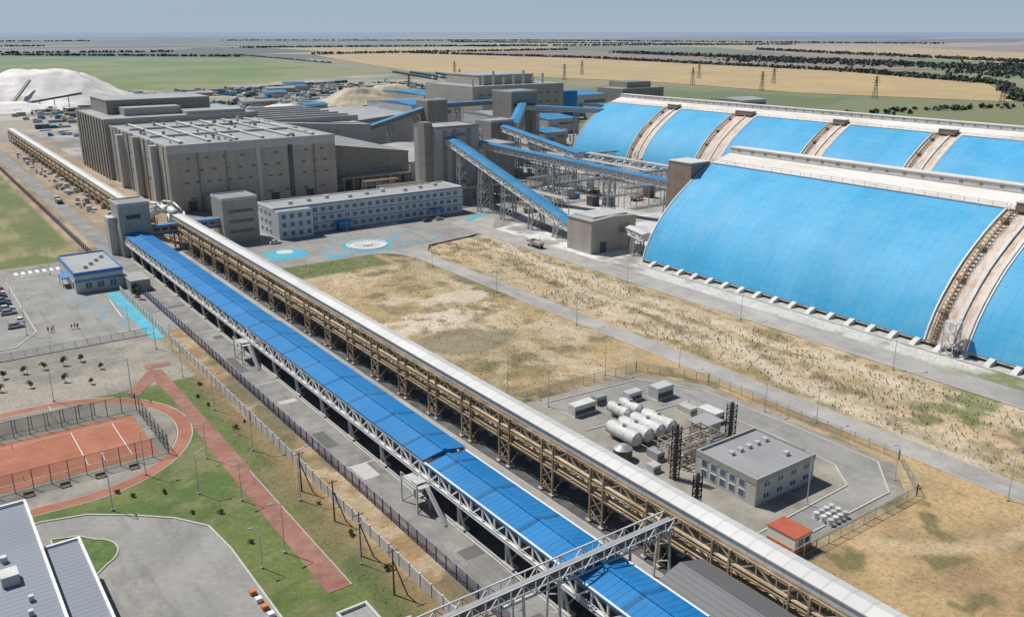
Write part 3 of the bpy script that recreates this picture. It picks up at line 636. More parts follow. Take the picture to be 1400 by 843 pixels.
o=shed('transfer_tower',358,380,497,520,40,'roof_grey','clad_dark',0); o.box('windows','glass',360,378,496.8,497,30,31.5); o.done()
o=shed('transfer_tower',284,300,414,430,31,'roof_light','clad_dark',0); o.done()
o=shed('drying_plant',420,520,640,720,34,'roof_light','clad_main',0,par='clad_light')
o.box('upper','clad_main',440,500,660,715,34,42); o.box('upper','roof_light',439.5,500.5,659.5,715.5,42,42.5)
windows(o,424,516,640,(10,18,26),4,1.4,5,'glass_soft','clad_grey')
for i in range(8): o.cyl('stacks','galv',(430+i*11,655,34),(430+i*11,655,40+3*(i%3)),1.1,8)
o.box('blue_roof','clad_blueband',520,545,650,700,0,26); o.box('blue_roof','roof_light',420,440,625,640,0,22); o.done()
o=shed('boiler_house',640,700,690,730,22,'roof_light','clad_dark',0); o.box('upper','clad_dark',655,690,700,728,22,28); o.done()
for (x0,x1,y0,y1,h,rf) in ((470,560,780,820,10,'roof_bluef'),(560,640,780,800,9,'roof_bluef'),(500,540,860,960,12,'roof_bluef'),(580,650,850,930,11,'roof_bluef'),(400,450,760,800,14,'roof_light'),(545,600,600,640,14,'roof_bluef'),(560,600,670,740,20,'roof_bluef'),(385,415,560,600,18,'roof_light'),(440,470,560,610,12,'roof_bluef'),(340,380,720,760,12,'roof_light'),(240,300,760,800,8,'roof_light'),(300,330,820,850,6,'roof_light'),(720,760,600,640,12,'roof_light'),(360,400,640,700,22,'roof_bluef'),(345,358,500,530,14,'roof_light'),(390,410,500,530,10,'roof_bluef'),(250,275,400,425,9,'roof_light'),(330,352,440,480,12,'roof_light'),(420,450,470,500,8,'roof_light'),(200,230,900,915,6,'roof_bluef'),(250,290,950,965,6,'roof_light'),(150,190,860,880,7,'roof_light'),(330,370,960,975,6,'roof_grey'),(280,300,1040,1060,6,'roof_light'),(400,430,1080,1100,7,'roof_bluef'),(560,600,1120,1140,8,'roof_light'),(640,690,1000,1020,9,'roof_light'),(690,730,900,930,9,'roof_bluef'),(0,30,780,800,5,'roof_light'),(20,40,700,715,4,'roof_bluef'),(270,300,880,895,7,'roof_light'),(360,385,860,880,8,'roof_bluef'),(215,240,1010,1030,7,'roof_grey'),(430,470,1150,1165,7,'roof_light'),(320,350,1120,1135,7,'roof_light')):
    o=shed('industrial_shed',x0,x1,y0,y1,h,rf,random.choice(['clad_light','clad_grey','clad_light']),1.8,'x')
    o.box('doors','clad_blueband',x0+4,x0+9,y0-.15,y0,0,h*.6); o.box('windows','glass_soft',x0+11,x1-2,y0-.15,y0,h*.6,h*.75); o.done()
shed('site_office',470,500,1180,1195,7,'roof_bluef','clad_light',1.5,'x').done(); shed('site_office',500,530,1260,1275,7,'roof_bluef','clad_light',1.5,'x').done()
def yard_rack(x0,x1,y0,y1,z):
    o=Ob('pipe_rack'); P,L=frame((x0,y0,z),(x1,y1,z))
    for t_ in (-1.8,-.9,0,.9,1.8): 
        o.cyl('pipes',random.choice(['galv','pipe_tan','steel']),P(0,t_,.3),P(L,t_,.3),.25,6)
    for t_ in (-2,2): o.beam('frame','steel',P(0,t_,0),P(L,t_,0),.25); o.beam('frame','steel',P(0,t_,-2),P(L,t_,-2),.2)
    for i in range(int(L/8)+1):
        for t_ in (-2,2): q=P(i*8,t_,0); o.beam('frame','steel',q,(q[0],q[1],0),.28)
        o.beam('frame','steel',P(i*8,-2,-2),P(i*8,2,0),.15)
    o.done()
for a in ((214,260,350,350,8),(246,246,300,370,8),(246,360,330,330,9),(262,262,395,540,9),(270,300,360,360,7),(255,370,400,402,9),(196,215,400,400,7),(300,302,350,420,8),(330,330,330,500,9),(190,216,372,372,9),(280,360,300,300,9),(345,345,300,400,10)): yard_rack(*a)
o=shed('checkpoint_building',43,57.5,297,325,6.3,'roof_light','clad_light',0,par='clad_blueband')
o.box('annex','clad_grey',57.5,63.5,288,299,0,3.6); o.box('annex','roof_light',57.4,63.6,287.9,299.1,3.6,3.8)
windows(o,299,323,43,(1.2,),2.2,2,1.4,face='x'); windows(o,45,56,297,(1.2,),2.,2,1.6); o.box('blue_base','clad_blueband',42.9,57.6,296.9,297,3.6,4.3); o.box('canopy','clad_blueband',40.5,43,306,313,3.1,3.5)
for b in (306.3,312.7): o.beam('canopy','steel',(40.8,b,0),(40.8,b,3.1),.18)
for i in range(4): o.box('roof_units','galv',47+i*2.4,48.2+i*2.4,303+i*4,304.5+i*4,6.3,7.4)
o.done()
o=shed('service_building',-25,9,80,146,8,'roof_bluegrey','clad_light',0,par='white')
o.box('wing','clad_light',9,14.3,80,133,0,6); o.box('wing_roof','roof_bluegrey',9.3,14,80,132.7,6,6.06)
for a in ((9,14.4,132.7,133.1),(14,14.4,80,132.7)): o.box('wing_parapet','white',*a,5.6,6.4)
o.box('monitor','white',-4,-.8,84,140,8,9.3); o.box('roof_units','offwhite',3,5.2,122,124.5,8,9.6); o.cyl('roof_units','galv',(4,129,8),(4,129,9),.5,8); o.cyl('roof_units','galv',(0,118,8),(0,118,9),.5,8)
for i in range(14): o.box('windows','glass_blue',14.3,14.38,82+i*3.6,84+i*3.6,2,4)
for i in range(10): o.box('roof_vents','galv',5+(i%2)*.5,5.6+(i%2)*.5,86+i*3.4,86.6+i*3.4,8.06,8.9)
o.done()
# ---------------------------------------------------------------- warehouses
PR=[(0,1.6),(1.2,5),(3.2,9),(6,13),(9.5,17),(13.5,20.8),(18,24.2),(23,27.6),(28,30.5),(33,33),(39,35),(45,36.5)]
def arcsheet(o,part,mat,x0,ya,yb,i0,i1,dz=0.,side=1,W=90):
    vs=[];fs=[];n=i1-i0+1
    for k in range(i0,i1+1):
        s,z=PR[k]; x=x0+s if side>0 else x0+W-s
        vs+=[(x,ya,z+dz),(x,yb,z+dz)]
    for k in range(n-1): fs.append((2*k,2*k+1,2*k+3,2*k+2) if side<0 else (2*k,2*k+2,2*k+3,2*k+1))
    o.add(part,mat,vs,fs)
SM=('blue_roof','ridge_sheet','base_shell')
def warehouse(x0,yend,ynear,panels,heads):
    o=Ob('storage_warehouse')
    arcsheet(o,'base_shell','rust_gap',x0,ynear,yend,0,11,-.5); arcsheet(o,'base_shell','rust_gap',x0,ynear,yend,0,11,-.5,-1)
    arcsheet(o,'ridge_sheet','ridge_white',x0,ynear,yend,9,11,.05); arcsheet(o,'ridge_sheet','ridge_white',x0,ynear,yend,9,11,.05,-1)
    for a,b in panels:
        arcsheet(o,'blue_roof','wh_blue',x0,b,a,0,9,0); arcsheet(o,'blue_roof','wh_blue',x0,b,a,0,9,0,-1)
        for yy in (a,b):
            for k in range(9):
                s,z=PR[k];s2,zz=PR[k+1]; o.beam('edge_trim','white',(x0+s,yy,z+.1),(x0+s2,yy,zz+.1),.35,.35)
        o.beam('edge_trim','galv',(x0+33,a,33.3),(x0+33,b,33.3),.25); 
        for z_ in (34,34.6): o.beam('handrail','steel',(x0+33.5,a,z_),(x0+33.5,b,z_),.09)
        for q in range(int((a-b)/4)): o.beam('handrail','steel',(x0+33.5,b+q*4,33.2),(x0+33.5,b+q*4,34.6),.09)
    for yy in (yend,ynear): o.add('end_wall','clad_light',[(x0+s,yy,z-.5) for s,z in PR]+[(x0+90-s,yy,z-.5) for s,z in PR[::-1]]+[(x0+90,yy,0),(x0,yy,0)],[tuple(range(26))])
    o.box('ridge_gallery','offwhite',x0+43,x0+47,ynear,yend,36.2,38.2); o.box('ridge_gallery_roof','ridge_white',x0+42.7,x0+47.3,ynear,yend,38.2,38.45)
    for q in range(int((yend-ynear)/6)): o.box('ridge_windows','clad_dark',x0+42.93,x0+43,ynear+q*6+1,ynear+q*6+2.2,36.9,37.6)
    o.box('base_wall','steel_dark',x0+.6,x0+1,ynear,yend,0,1.9); o.box('plinth','concrete',x0-3.6,x0+.6,ynear,yend,0,.25)
    for q in range(int((yend-ynear)/6.6)):
        y=ynear+q*6.6+2; o.add('footings','offwhite',[(x0-3,y,.2),(x0+.6,y,.2),(x0+.6,y+1.5,.2),(x0-3,y+1.5,.2),(x0-2.2,y,1.),(x0+.55,y,1.9),(x0+.55,y+1.5,1.9),(x0-2.2,y+1.5,1.)],[(0,1,5,4),(2,3,7,6),(3,0,4,7),(4,5,6,7)])
    for a,b in heads:
        o.box('headhouse','clad_brown',x0+32,x0+36,b+3.,a-3.,33,35.4); o.box('headhouse_roof','offwhite',x0+31.8,x0+36.2,b+2.8,a-2.8,35.4,35.6)
        yy=a-2.2
        for k in range(9):
            s,z=PR[k];s2,zz=PR[k+1]
            for dd in (0,1.3): 
                o.beam('stairs','brown_steel',(x0+s,yy+dd-.6,z+.8),(x0+s2,yy+dd-.6,zz+.8),.16); o.beam('stairs','brown_steel',(x0+s,yy+dd-.6,z+1.8),(x0+s2,yy+dd-.6,zz+1.8),.1)
            if k%2==0: o.box('stairs','brown_steel',x0+s-.8,x0+s+1.2,yy-1,yy+1,z+.3,z+.7)
            for m in range(4):
                f=(m+.5)/4; sx=s+(s2-s)*f; sz=z+(zz-z)*f; o.box('stairs','brown_steel',x0+sx-.3,x0+sx+.3,yy-.6,yy+.7,sz+.5,sz+.65); o.box('stairs','brown_steel',x0+sx-.06,x0+sx+.06,yy-.66,yy-.54,sz,sz+1.8)
            o.beam('ribs','offwhite',(x0+s,(a+b)/2-1.5,z-.1),(x0+s2,(a+b)/2-1.5,zz-.1),.9,.4); o.beam('ribs','ridge_white',(x0+s,b+1,z),(x0+s2,b+1,zz),.8,.4)
        for dx in (-3.5,-.5):
            for dy in (0,3): o.beam('stair_tower','galv',(x0+dx,b+2+dy,0),(x0+dx,b+2+dy,9),.25)
        for z in (0,3,6):
            o.beam('stair_tower','galv',(x0-3.5,b+2,z),(x0-.5,b+2,z+3),.15); o.beam('stair_tower','galv',(x0-3.5,b+5,z+3),(x0-3.5,b+2,z),.15); o.box('stair_tower','galv',x0-3.6,x0-.4,b+1.9,b+5.1,z+3,z+3.12)
    return o
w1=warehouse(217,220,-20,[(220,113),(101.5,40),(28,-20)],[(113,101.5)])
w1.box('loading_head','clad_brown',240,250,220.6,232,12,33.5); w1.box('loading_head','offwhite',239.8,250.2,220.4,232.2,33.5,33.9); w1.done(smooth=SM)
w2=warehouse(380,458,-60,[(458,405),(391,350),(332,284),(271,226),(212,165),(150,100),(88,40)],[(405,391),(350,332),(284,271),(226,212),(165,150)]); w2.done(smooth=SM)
# ---------------------------------------------------------------- compound
o=shed('pump_house',114,130.5,85,99,5.,'roof_grey','clad_light',0,par='clad_grey')
windows(o,87,98,114,(1.,3.),1.2,1.2,.8,face='x'); windows(o,115,130,85,(1.,3.2),1.5,1.,1.6)
for i in range(5): o.box('roof_units','galv',118+i*2.4,118.9+i*2.4,94,95,5,5.7)
o.box('roof_units','galv',126,127,88,89,5,5.8); o.done()
def tank(x,y,L=8,r=1.45,mat='offwhite'):
    o=Ob('storage_tank'); o.cyl('shell',mat,(x,y,r+.6),(x,y+L,r+.6),r,24); o.cyl('end_caps',mat,(x,y,r+.6),(x,y-.5,r+.6),r,20,r*.55); o.cyl('end_caps',mat,(x,y+L,r+.6),(x,y+L+.5,r+.6),r,20,r*.55)
    for yy in (y+1.5,y+L-1.5): o.box('saddles','concrete',x-1.1,x+1.1,yy-.25,yy+.25,0,1.1)
    for yy in (y+.2,y+L/3,y+2*L/3,y+L-.2): o.cyl('hoops','galv',(x,yy-.06,r+.6),(x,yy+.06,r+.6),r+.04,24)
    o.cyl('manhole','steel',(x,y+L/2,2*r+.5),(x,y+L/2,2*r+1.1),.4,10); o.done()
for i in range(4): tank(112.8+i*3.3,113.5)
for i in range(2): tank(120+i*3.4,124,5.5,1.2)
o=Ob('domed_tank'); o.cyl('shell','steel_dark',(107.5,112,0),(107.5,112,2.4),1.9,20); o.cyl('dome','steel',(107.5,112,2.4),(107.5,112,3.2),1.9,20,.7); o.done()
def lattice(name,x,y,h,w,mat='black'):
    o=Ob(name)
    for a in (-1,1):
        for b in (-1,1): o.beam('legs',mat,(x+a*w,y+b*w,0),(x+a*w,y+b*w,h),.14)
    n=int(h/1.2)
    for k in range(n):
        z=h*k/n;z2_=h*(k+1)/n
        for a in (-1,1):
            o.beam('bracing',mat,(x-w,y+a*w,z),(x+w,y+a*w,z2_),.1); o.beam('bracing',mat,(x+a*w,y-w,z2_),(x+a*w,y+w,z),.1); o.beam('bracing',mat,(x-w,y+a*w,z),(x+w,y+a*w,z),.1)
            o.beam('bracing',mat,(x+w,y+a*w,z),(x-w,y+a*w,z2_),.08)
    o.cyl('flue','steel_dark',(x,y,0),(x,y,h+.4),w*.6,10); o.done()
lattice('chimney_mast',110,100.5,10.8,.6); lattice('chimney_mast',130,104.5,8.6,.7); lattice('chimney_mast',97.5,84,12,.5)
o=Ob('process_skid')
for i in range(5):
    for j in range(3): o.beam('frame','brown_steel',(113.5+i*3,102.5+j*3,0),(113.5+i*3,102.5+j*3,4.2),.2)
    o.beam('frame','brown_steel',(113.5+i*3,102.5,4.2),(113.5+i*3,108.5,4.2),.2)
for j in range(3): o.beam('frame','brown_steel',(113.5,102.5+j*3,4.2),(125.5,102.5+j*3,4.2),.2); o.beam('frame','brown_steel',(113.5,102.5+j*3,2.4),(125.5,102.5+j*3,2.4),.2)
for k in range(9): o.cyl('vessels',random.choice(['galv','offwhite','steel']),(114.5+k*1.3,103.2+(k%3)*2.,.1),(114.5+k*1.3,103.2+(k%3)*2.,2.5+(k%4)*.6),.45,10)
for k in range(7): o.cyl('pipes','galv',(113,102.8+k*.9,3.1),(126.5,102.8+k*.9,3.1),.12,6)
for k in range(6): o.box('crates',random.choice(['galv','concrete','orange','steel']),118+k*1.6,119+k*1.6,109.5+(k%2),110.7+(k%2),0,1.1)
o.box('canopy','roof_light',125,131,107,112,3.6,3.8); o.box('canopy','clad_light',126,130.5,107.5,111.5,0,3.6)
o.done()
o=Ob('container_hut'); o.box('walls','white',107,111.2,71.4,76.8,.2,3.); o.box('roof','red_roof',106.9,111.3,71.3,76.9,3.,3.2); o.box('band','orange',106.9,111.3,71.32,71.4,.2,1.); o.box('door','steel',108,109,71.3,71.4,1.05,2.6); o.box('window','glass',109.6,110.6,71.33,71.4,1.6,2.5); o.box('base','orange',106.92,107,71.4,76.8,.2,1.2); o.done()
o=Ob('stored_drums')
for i in range(4):
    for j in range(3): o.box('cage','galv',119+i*1.4,120.1+i*1.4,73+j*1.4,74.1+j*1.4,.05,.2); o.cyl('drum','offwhite' if (i+j)%3 else 'galv',(119.55+i*1.4,73.55+j*1.4,.2),(119.55+i*1.4,73.55+j*1.4,1.3),.5,10)
o.done()
o=Ob('compound_equipment')
for (x,y,sx,sy,h,m) in ((112,132,6,2.4,2.6,'offwhite'),(120,134,3,2,2,'steel'),(127,131,4,2.2,2.2,'galv'),(133,128,5,3,3,'clad_light'),(134,112,3,5,2.4,'offwhite'),(112,107,2,3,1.8,'steel'),(108,104,2,2,1.5,'galv'),(133,118,2.5,4,1.6,'concrete')):
    o.box('casing',m,x,x+sx,y,y+sy,.15,h); o.box('casing','steel_dark',x+.2,x+sx-.2,y-.03,y,.5,h*.6); o.box('base','concrete',x-.3,x+sx+.3,y-.3,y+sy+.3,0,.15)
o.done()
# ---------------------------------------------------------------- street lamps / poles
def lamp(h=8.5,arm=1.4):
    o=Ob('street_lamp'); o.cyl('pole','galv',(0,0,0),(0,0,h),.1,6,.06); o.beam('arm','galv',(0,0,h),(arm,0,h+.4),.09); o.box('head','steel',arm-.1,arm+.6,-.16,.16,h+.32,h+.48); o.cyl('base','concrete',(0,0,0),(0,0,.3),.25,8); return o.done((0,-3000,0))
L0=lamp(); lamps=[(50,y,0) for y in range(110,240,24)]+[(41.5,y,180) for y in (120,140,160)]+[(22,150,90),(30,160,0),(36,147,0),(37,118,180),(37,200,90),(22,208,0),(5,212,0),(53,226,0),(24,262,0),(24,290,0),(24,318,0),(48,250,180),(40,327,0)]
lamps+=[(152.5,y,0) for y in range(60,290,40)]+[(194.5,y,0) for y in range(60,300,48)]+[(107,150,0),(134,147,0),(148,110,180),(143,76,180),(122,80,90),(111,140,0)]+[(130+i*22,328,270) for i in range(4)]
for i,(x,y,r) in enumerate(lamps):
    clone(L0,(x,y,0),R(r),.85+.1*((i*7)%4))
for c in list(L0.children): bpy.data.objects.remove(c)
bpy.data.objects.remove(L0)
for (x,y) in ((50.5,100),(51,112),(52,124),(51.5,137)): 
    o=Ob('utility_pole'); o.cyl('pole','bark',(x,y,0),(x,y,8),.16,6,.1); o.beam('pole','bark',(x,y,6),(x+1.6,y-1.2,0),.16); o.beam('crossarm','bark',(x-.9,y,7.5),(x+.9,y,7.5),.12); o.done()
def pylon(x,y,h=27):
    o=Ob('power_pylon'); w=2.6
    for a in (-1,1):
        for b in (-1,1): o.beam('legs','steel_dark',(x+a*w,y+b*w,0),(x+a*.3,y+b*.3,h),.35)
    for k in range(6):
        z=h*k/6;z_=h*(k+1)/6; wa=w*(1-k/6)+.3*k/6; wb=w*(1-(k+1)/6)+.3*(k+1)/6
        for a in (-1,1): o.beam('bracing','steel_dark',(x-wa,y+a*wa,z),(x+wb,y+a*wb,z_),.25); o.beam('bracing','steel_dark',(x+wa,y+a*wa,z),(x-wb,y+a*wb,z_),.25)
    for z,l in ((h*.7,5.5),(h*.82,4.5),(h*.94,3.5)): o.beam('crossarms','steel_dark',(x-l*.7,y+l*.7,z),(x+l*.7,y-l*.7,z),.35)
    o.done()
for p in ((1009,633),(1005,803),(1028,953),(1160,905),(960,1180),(1180,1080),(700,1100),(1010,480),(880,1400),(560,1000),(1100,1300)): pylon(*p)
# ---------------------------------------------------------------- heaps
def heap(name,mat,cx,cy,rx,ry,h,seed,n=64,top=.62):
    xs_=np.linspace(-1.25,1.25,n); A,B=np.meshgrid(xs_,xs_,indexing='ij'); wx=cx+A*rx; wy=cy+B*ry
    nn=fbm(wx,wy,rx*.6,seed,5); d=np.sqrt(A**2+B**2)+(nn-.5)*.5
    z=np.clip((1-d),-.05,top)/top*h; z=z*(.8+.4*fbm(wx,wy,rx*.25,seed+9,4)); z=np.where(d>1.02,-1.5,z)
    me=bpy.data.meshes.new(name); idx=np.arange(n*n).reshape(n,n)
    me.from_pydata(np.stack([wx,wy,z],-1).reshape(-1,3).tolist(),[],np.stack([idx[:-1,:-1],idx[1:,:-1],idx[1:,1:],idx[:-1,1:]],-1).reshape(-1,4).tolist())
    me.polygons.foreach_set('use_smooth',[True]*len(me.polygons)); me.materials.append(MATS[mat]); o=bpy.data.objects.new(name,me); scn.collection.objects.link(o)
heap('salt_heap','salt',172,1175,112,95,34,3); heap('salt_heap','salt',60,1190,110,90,26,5); heap('salt_heap','salt',110,1060,70,34,9,8)
heap('sand_heap','sandpile',455,930,56,46,17,12); heap('sand_heap','sandpile',540,1010,50,40,14,14); heap('sand_heap','sandpile',500,860,30,24,8,19); heap('sand_heap','sandpile',610,940,30,26,8,22); heap('sand_heap','sandpile',330,1060,60,20,6,25); heap('salt_heap','salt',350,900,30,20,6,27)
o=Ob('spreader_conveyor')
P,L=frame((120,1075,2),(150,1130,26)); pbox(o,'boom','steel_dark',P,0,L,-1.5,1.5,0,2); P,L=frame((110,1070,2),(190,1065,14)); pbox(o,'boom','steel_dark',P,0,L,-1.5,1.5,0,2)
for i in range(5): o.beam('legs','steel_dark',(120+i*14,1069.5-i,0),(120+i*14,1069.5-i,3.5+i*2.1),.7)
P,L=frame((40,1085,2),(110,1110,22)); pbox(o,'boom','steel',P,0,L,-1.5,1.5,0,2); o.done()
# ---------------------------------------------------------------- trains
def train(pts,step=15.):
    o=Ob('freight_train')
    for a,b in zip(pts,pts[1:]):
        a=Vector((*a,0));b=Vector((*b,0)); L=(b-a).length; u=(b-a)/L; n=int(L/step)
        for i in range(n):
            p=a+u*(i*step+1);q=a+u*(i*step+step-1.5); m=random.choice(['wagon_teal','wagon_teal','wagon_teal','steel_dark','clad_light'])
            o.beam('chassis','steel_dark',p+Vector((0,0,1.1)),q+Vector((0,0,1.1)),2.6,.5)
            o.cyl('tank',m,p+Vector((0,0,2.9)),q+Vector((0,0,2.9)),1.6,8); mm=(p+q)/2; o.cyl('dome',m,mm+Vector((0,0,4.3)),mm+Vector((0,0,5.)),.7,6)
            for w_ in (p+u*2,q-u*2): o.box('bogies','black',w_.x-1,w_.x+1,w_.y-1,w_.y+1,.2,.9)
        o.beam('track','steel_dark',a+Vector((0,0,.15)),b+Vector((0,0,.15)),3.,.3)
    o.done()
train([(1061,3124),(979,2138)]); train([(880,1565),(800,1250),(770,1080)]); train([(900,1500),(815,1230)]); train([(373,1170),(440,1235),(533,1287),(640,1330)]); train([(330,1000),(380,1100),(460,1180)])
train([(460,1000),(420,940),(385,900)]); train([(620,1150),(700,1330)]); train([(860,1600),(785,1300)])
o=Ob('storage_yard_materials')
for i in range(1300):
    x=110+rng.rand()*580; y=740+rng.rand()*540
    if ((x-150)/130)**2+((y-1170)/110)**2<1 or ((x-455)/60)**2+((y-930)/50)**2<1 or ((x-540)/50)**2+((y-1010)/44)**2<1: continue
    s=1.5+rng.rand()*4.5; h=1+rng.rand()*3; m=random.choice(['clad_light','steel','brown_steel','clad_blueband','offwhite','steel_dark','clad_grey','orange' if i%9==0 else 'galv','wagon_teal'])
    o.box('stacks',m,x,x+s*(1+2*rng.rand()),y,y+s,0,h)
    if i%4==0: o.box('stacks',m,x+.3,x+s*.8,y+.3,y+s*.8,h,h+1.)
for i in range(240):
    x=246+rng.rand()*230; y=300+rng.rand()*330
    if x>375 and y<462: continue
    s=1+rng.rand()*4; o.box('equipment',random.choice(['galv','steel','offwhite','clad_light','steel_dark','clad_blueband']),x,x+s,y,y+s,0,1+rng.rand()*5)
for i in range(60):
    x=72+rng.rand()*8 ; y=380+rng.rand()*300; s=.6+rng.rand()*2; o.box('equipment',random.choice(['galv','steel','offwhite']),x,x+s,y,y+s,0,.6+rng.rand()*2)
for i in range(110):
    x=-10+rng.rand()*100; y=640+rng.rand()*250
    if 55<x<92: continue
    s=1.5+rng.rand()*5; o.box('equipment',random.choice(['galv','steel','offwhite','rail_blue']),x,x+s*1.6,y,y+s,0,.6+rng.rand()*3)
o.done()
# ---------------------------------------------------------------- vegetation
def crown_mesh(name,n,h,r,ls,conic=False,seed=0,trunk=True,mat='leaf'):
    rs=np.random.RandomState(seed); V=[];F=[]
    cl=[(rs.randn()*r*.35,rs.randn()*r*.35,h*(.35+.5*rs.rand()),r*(.35+.3*rs.rand())) for _ in range(9)]
    for i in range(n):
        if conic:
            z=rs.rand()**1.3; rr=r*(1-z)*(.6+.4*rs.rand()); a=rs.rand()*6.283; c=(rr*math.cos(a),rr*math.sin(a),h*(.12+.88*z))
        else:
            q=cl[rs.randint(9)]; d=rs.randn(3); d/=np.linalg.norm(d); c=(q[0]+d[0]*q[3],q[1]+d[1]*q[3],q[2]+d[2]*q[3]*.8)
        u=rs.randn(3);u/=np.linalg.norm(u);w=np.cross(u,rs.randn(3));w/=np.linalg.norm(w); k=len(V); s=ls*(.6+.8*rs.rand())
        for a,b in ((-1,-1),(1,-1),(1,1),(-1,1)): V.append(tuple(np.array(c)+u*a*s+w*b*s*.7))
        F.append((k,k+1,k+2,k+3))
    me=bpy.data.meshes.new(name); nf=len(F)
    if trunk:
        o=Ob('x'); o.cyl('t','bark',(0,0,0),(0,0,h*.6),.06*h*.35+.03,6,.02)
        for a in (0,2.1,4.2): o.beam('t','bark',(0,0,h*.35),(r*.6*math.cos(a),r*.6*math.sin(a),h*.65),.05)
        (vv,ff),=o.p.values(); k=len(V); V+=vv; F+=[tuple(i+k for i in f) for f in ff]
    me.from_pydata(V,[],F); me.materials.append(MATS[mat]); me.materials.append(MATS['bark']); me.polygons.foreach_set('material_index',[0]*nf+[1]*(len(F)-nf)); return me
T=[crown_mesh('thuja',260,2.6,.9,.14,True,1),crown_mesh('young_tree',260,3.4,1.1,.15,False,2),crown_mesh('shrub',160,1.3,.8,.13,False,3,False)]
def plant(k,x,y,s=1.): 
    o=bpy.data.objects.new(['conifer_tree','young_tree','garden_shrub'][k],T[k]); scn.collection.objects.link(o); o.location=(x,y,0); o.rotation_euler[2]=random.random()*6; o.scale=(s,s,s*(.85+.3*random.random()))
for (x,y) in ((14.5,230),(19,230.5),(23.5,231),(28,231),(32,231.5)): plant(1,x,y,.75)
for (x,y) in ((13,221),(19,220),(26.2,219)): plant(1,x,y,.7)
for (x,y) in ((35,223),(31,214)): plant(1,x,y,.6)
for (x,y) in ((57.5,283),(57.8,279),(58.5,288)): plant(1,x,y,1.)
for (x,y) in ((24,156),(31,151),(37,138),(38,126),(26,153),(33,141)): plant(2,x,y,.6)
for i in range(8): plant(2,48.5+random.random()*5,100+random.random()*110,.4+random.random()*.4)
# low dry grass tufts over the open ground and verge
rs=np.random.RandomState(77); N=16000; tx=np.where(rs.rand(N)<.5,96+rs.rand(N)*57,np.where(rs.rand(N)<.7,161+rs.rand(N)*34,47.6+rs.rand(N)*6.6)); ty=42+rs.rand(N)*245
q=fbm(tx,ty,12,11,4)*.4+fbm(tx,ty,5,121,3)*.2+rs.rand(N)*.4; k=(q>.5)&~((tx>102)&(tx<153)&(ty>69)&(ty<148))&~((tx<56)&(ty>212)); tx=tx[k];ty=ty[k]
M=len(tx); a=rs.rand(M)*6.283; h=.06+.16*rs.rand(M)**2; wd=.08+.14*rs.rand(M); zb=np.where((tx>163)&(tx<194),-.5,-.12)
Vt=np.zeros((M,6,3)); 
for j in range(2):
    ca_=np.cos(a+j*1.57); sa_=np.sin(a+j*1.57)
    Vt[:,j*3]=np.stack([tx-ca_*wd,ty-sa_*wd,zb],-1); Vt[:,j*3+1]=np.stack([tx+ca_*wd,ty+sa_*wd,zb],-1); Vt[:,j*3+2]=np.stack([tx+ca_*.1,ty+sa_*.1,h],-1)
me=bpy.data.meshes.new('dry_grass_tufts'); me.from_pydata(Vt.reshape(-1,3).tolist(),[],np.arange(M*6).reshape(-1,3).tolist()); me.materials.append(MATS['drygrass']); o=bpy.data.objects.new('dry_grass_tufts',me); scn.collection.objects.link(o)
def belt(pts,w,h,dens,seed=0):
    rs=np.random.RandomState(seed); V=[];F=[]
    for a,b in zip(pts,pts[1:]):
        L=math.dist(a,b)
        for i in range(int(L*dens)):
            t_=rs.rand(); cx=a[0]+(b[0]-a[0])*t_+rs.randn()*w*.4; cy=a[1]+(b[1]-a[1])*t_+rs.randn()*w*.4; hh=h*(.5+.7*rs.rand()); rr=h*(.35+.3*rs.rand())
            for m in range(7):
                d=rs.randn(3); d/=np.linalg.norm(d); c=np.array((cx,cy,hh*.55))+d*rr*.6; u=rs.randn(3);u/=np.linalg.norm(u);q=np.cross(u,rs.randn(3));q/=np.linalg.norm(q); k=len(V)
                for e,f_ in ((-1,-1),(1,-1),(1.2,1),(-1,1)): V.append(tuple(c+u*e*rr*.55+q*f_*rr*.5))
                F.append((k,k+1,k+2,k+3))
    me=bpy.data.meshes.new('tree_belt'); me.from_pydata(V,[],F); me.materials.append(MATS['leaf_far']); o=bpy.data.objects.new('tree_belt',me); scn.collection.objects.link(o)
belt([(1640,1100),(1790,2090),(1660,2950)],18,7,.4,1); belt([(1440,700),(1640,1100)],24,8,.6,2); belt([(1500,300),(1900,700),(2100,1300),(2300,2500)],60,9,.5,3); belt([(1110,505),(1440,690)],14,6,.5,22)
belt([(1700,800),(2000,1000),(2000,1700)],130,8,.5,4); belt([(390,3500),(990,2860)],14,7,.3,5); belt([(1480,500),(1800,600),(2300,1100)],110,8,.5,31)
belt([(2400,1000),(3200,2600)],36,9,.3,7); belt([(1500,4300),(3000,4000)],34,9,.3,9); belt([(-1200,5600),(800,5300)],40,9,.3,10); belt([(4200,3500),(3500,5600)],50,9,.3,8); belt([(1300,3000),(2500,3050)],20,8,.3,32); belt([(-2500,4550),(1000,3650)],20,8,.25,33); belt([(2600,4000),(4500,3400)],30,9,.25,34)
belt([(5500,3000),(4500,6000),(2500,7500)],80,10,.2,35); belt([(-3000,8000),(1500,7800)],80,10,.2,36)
belt([(760,520),(1000,480),(1100,350)],20,5,.2,13)
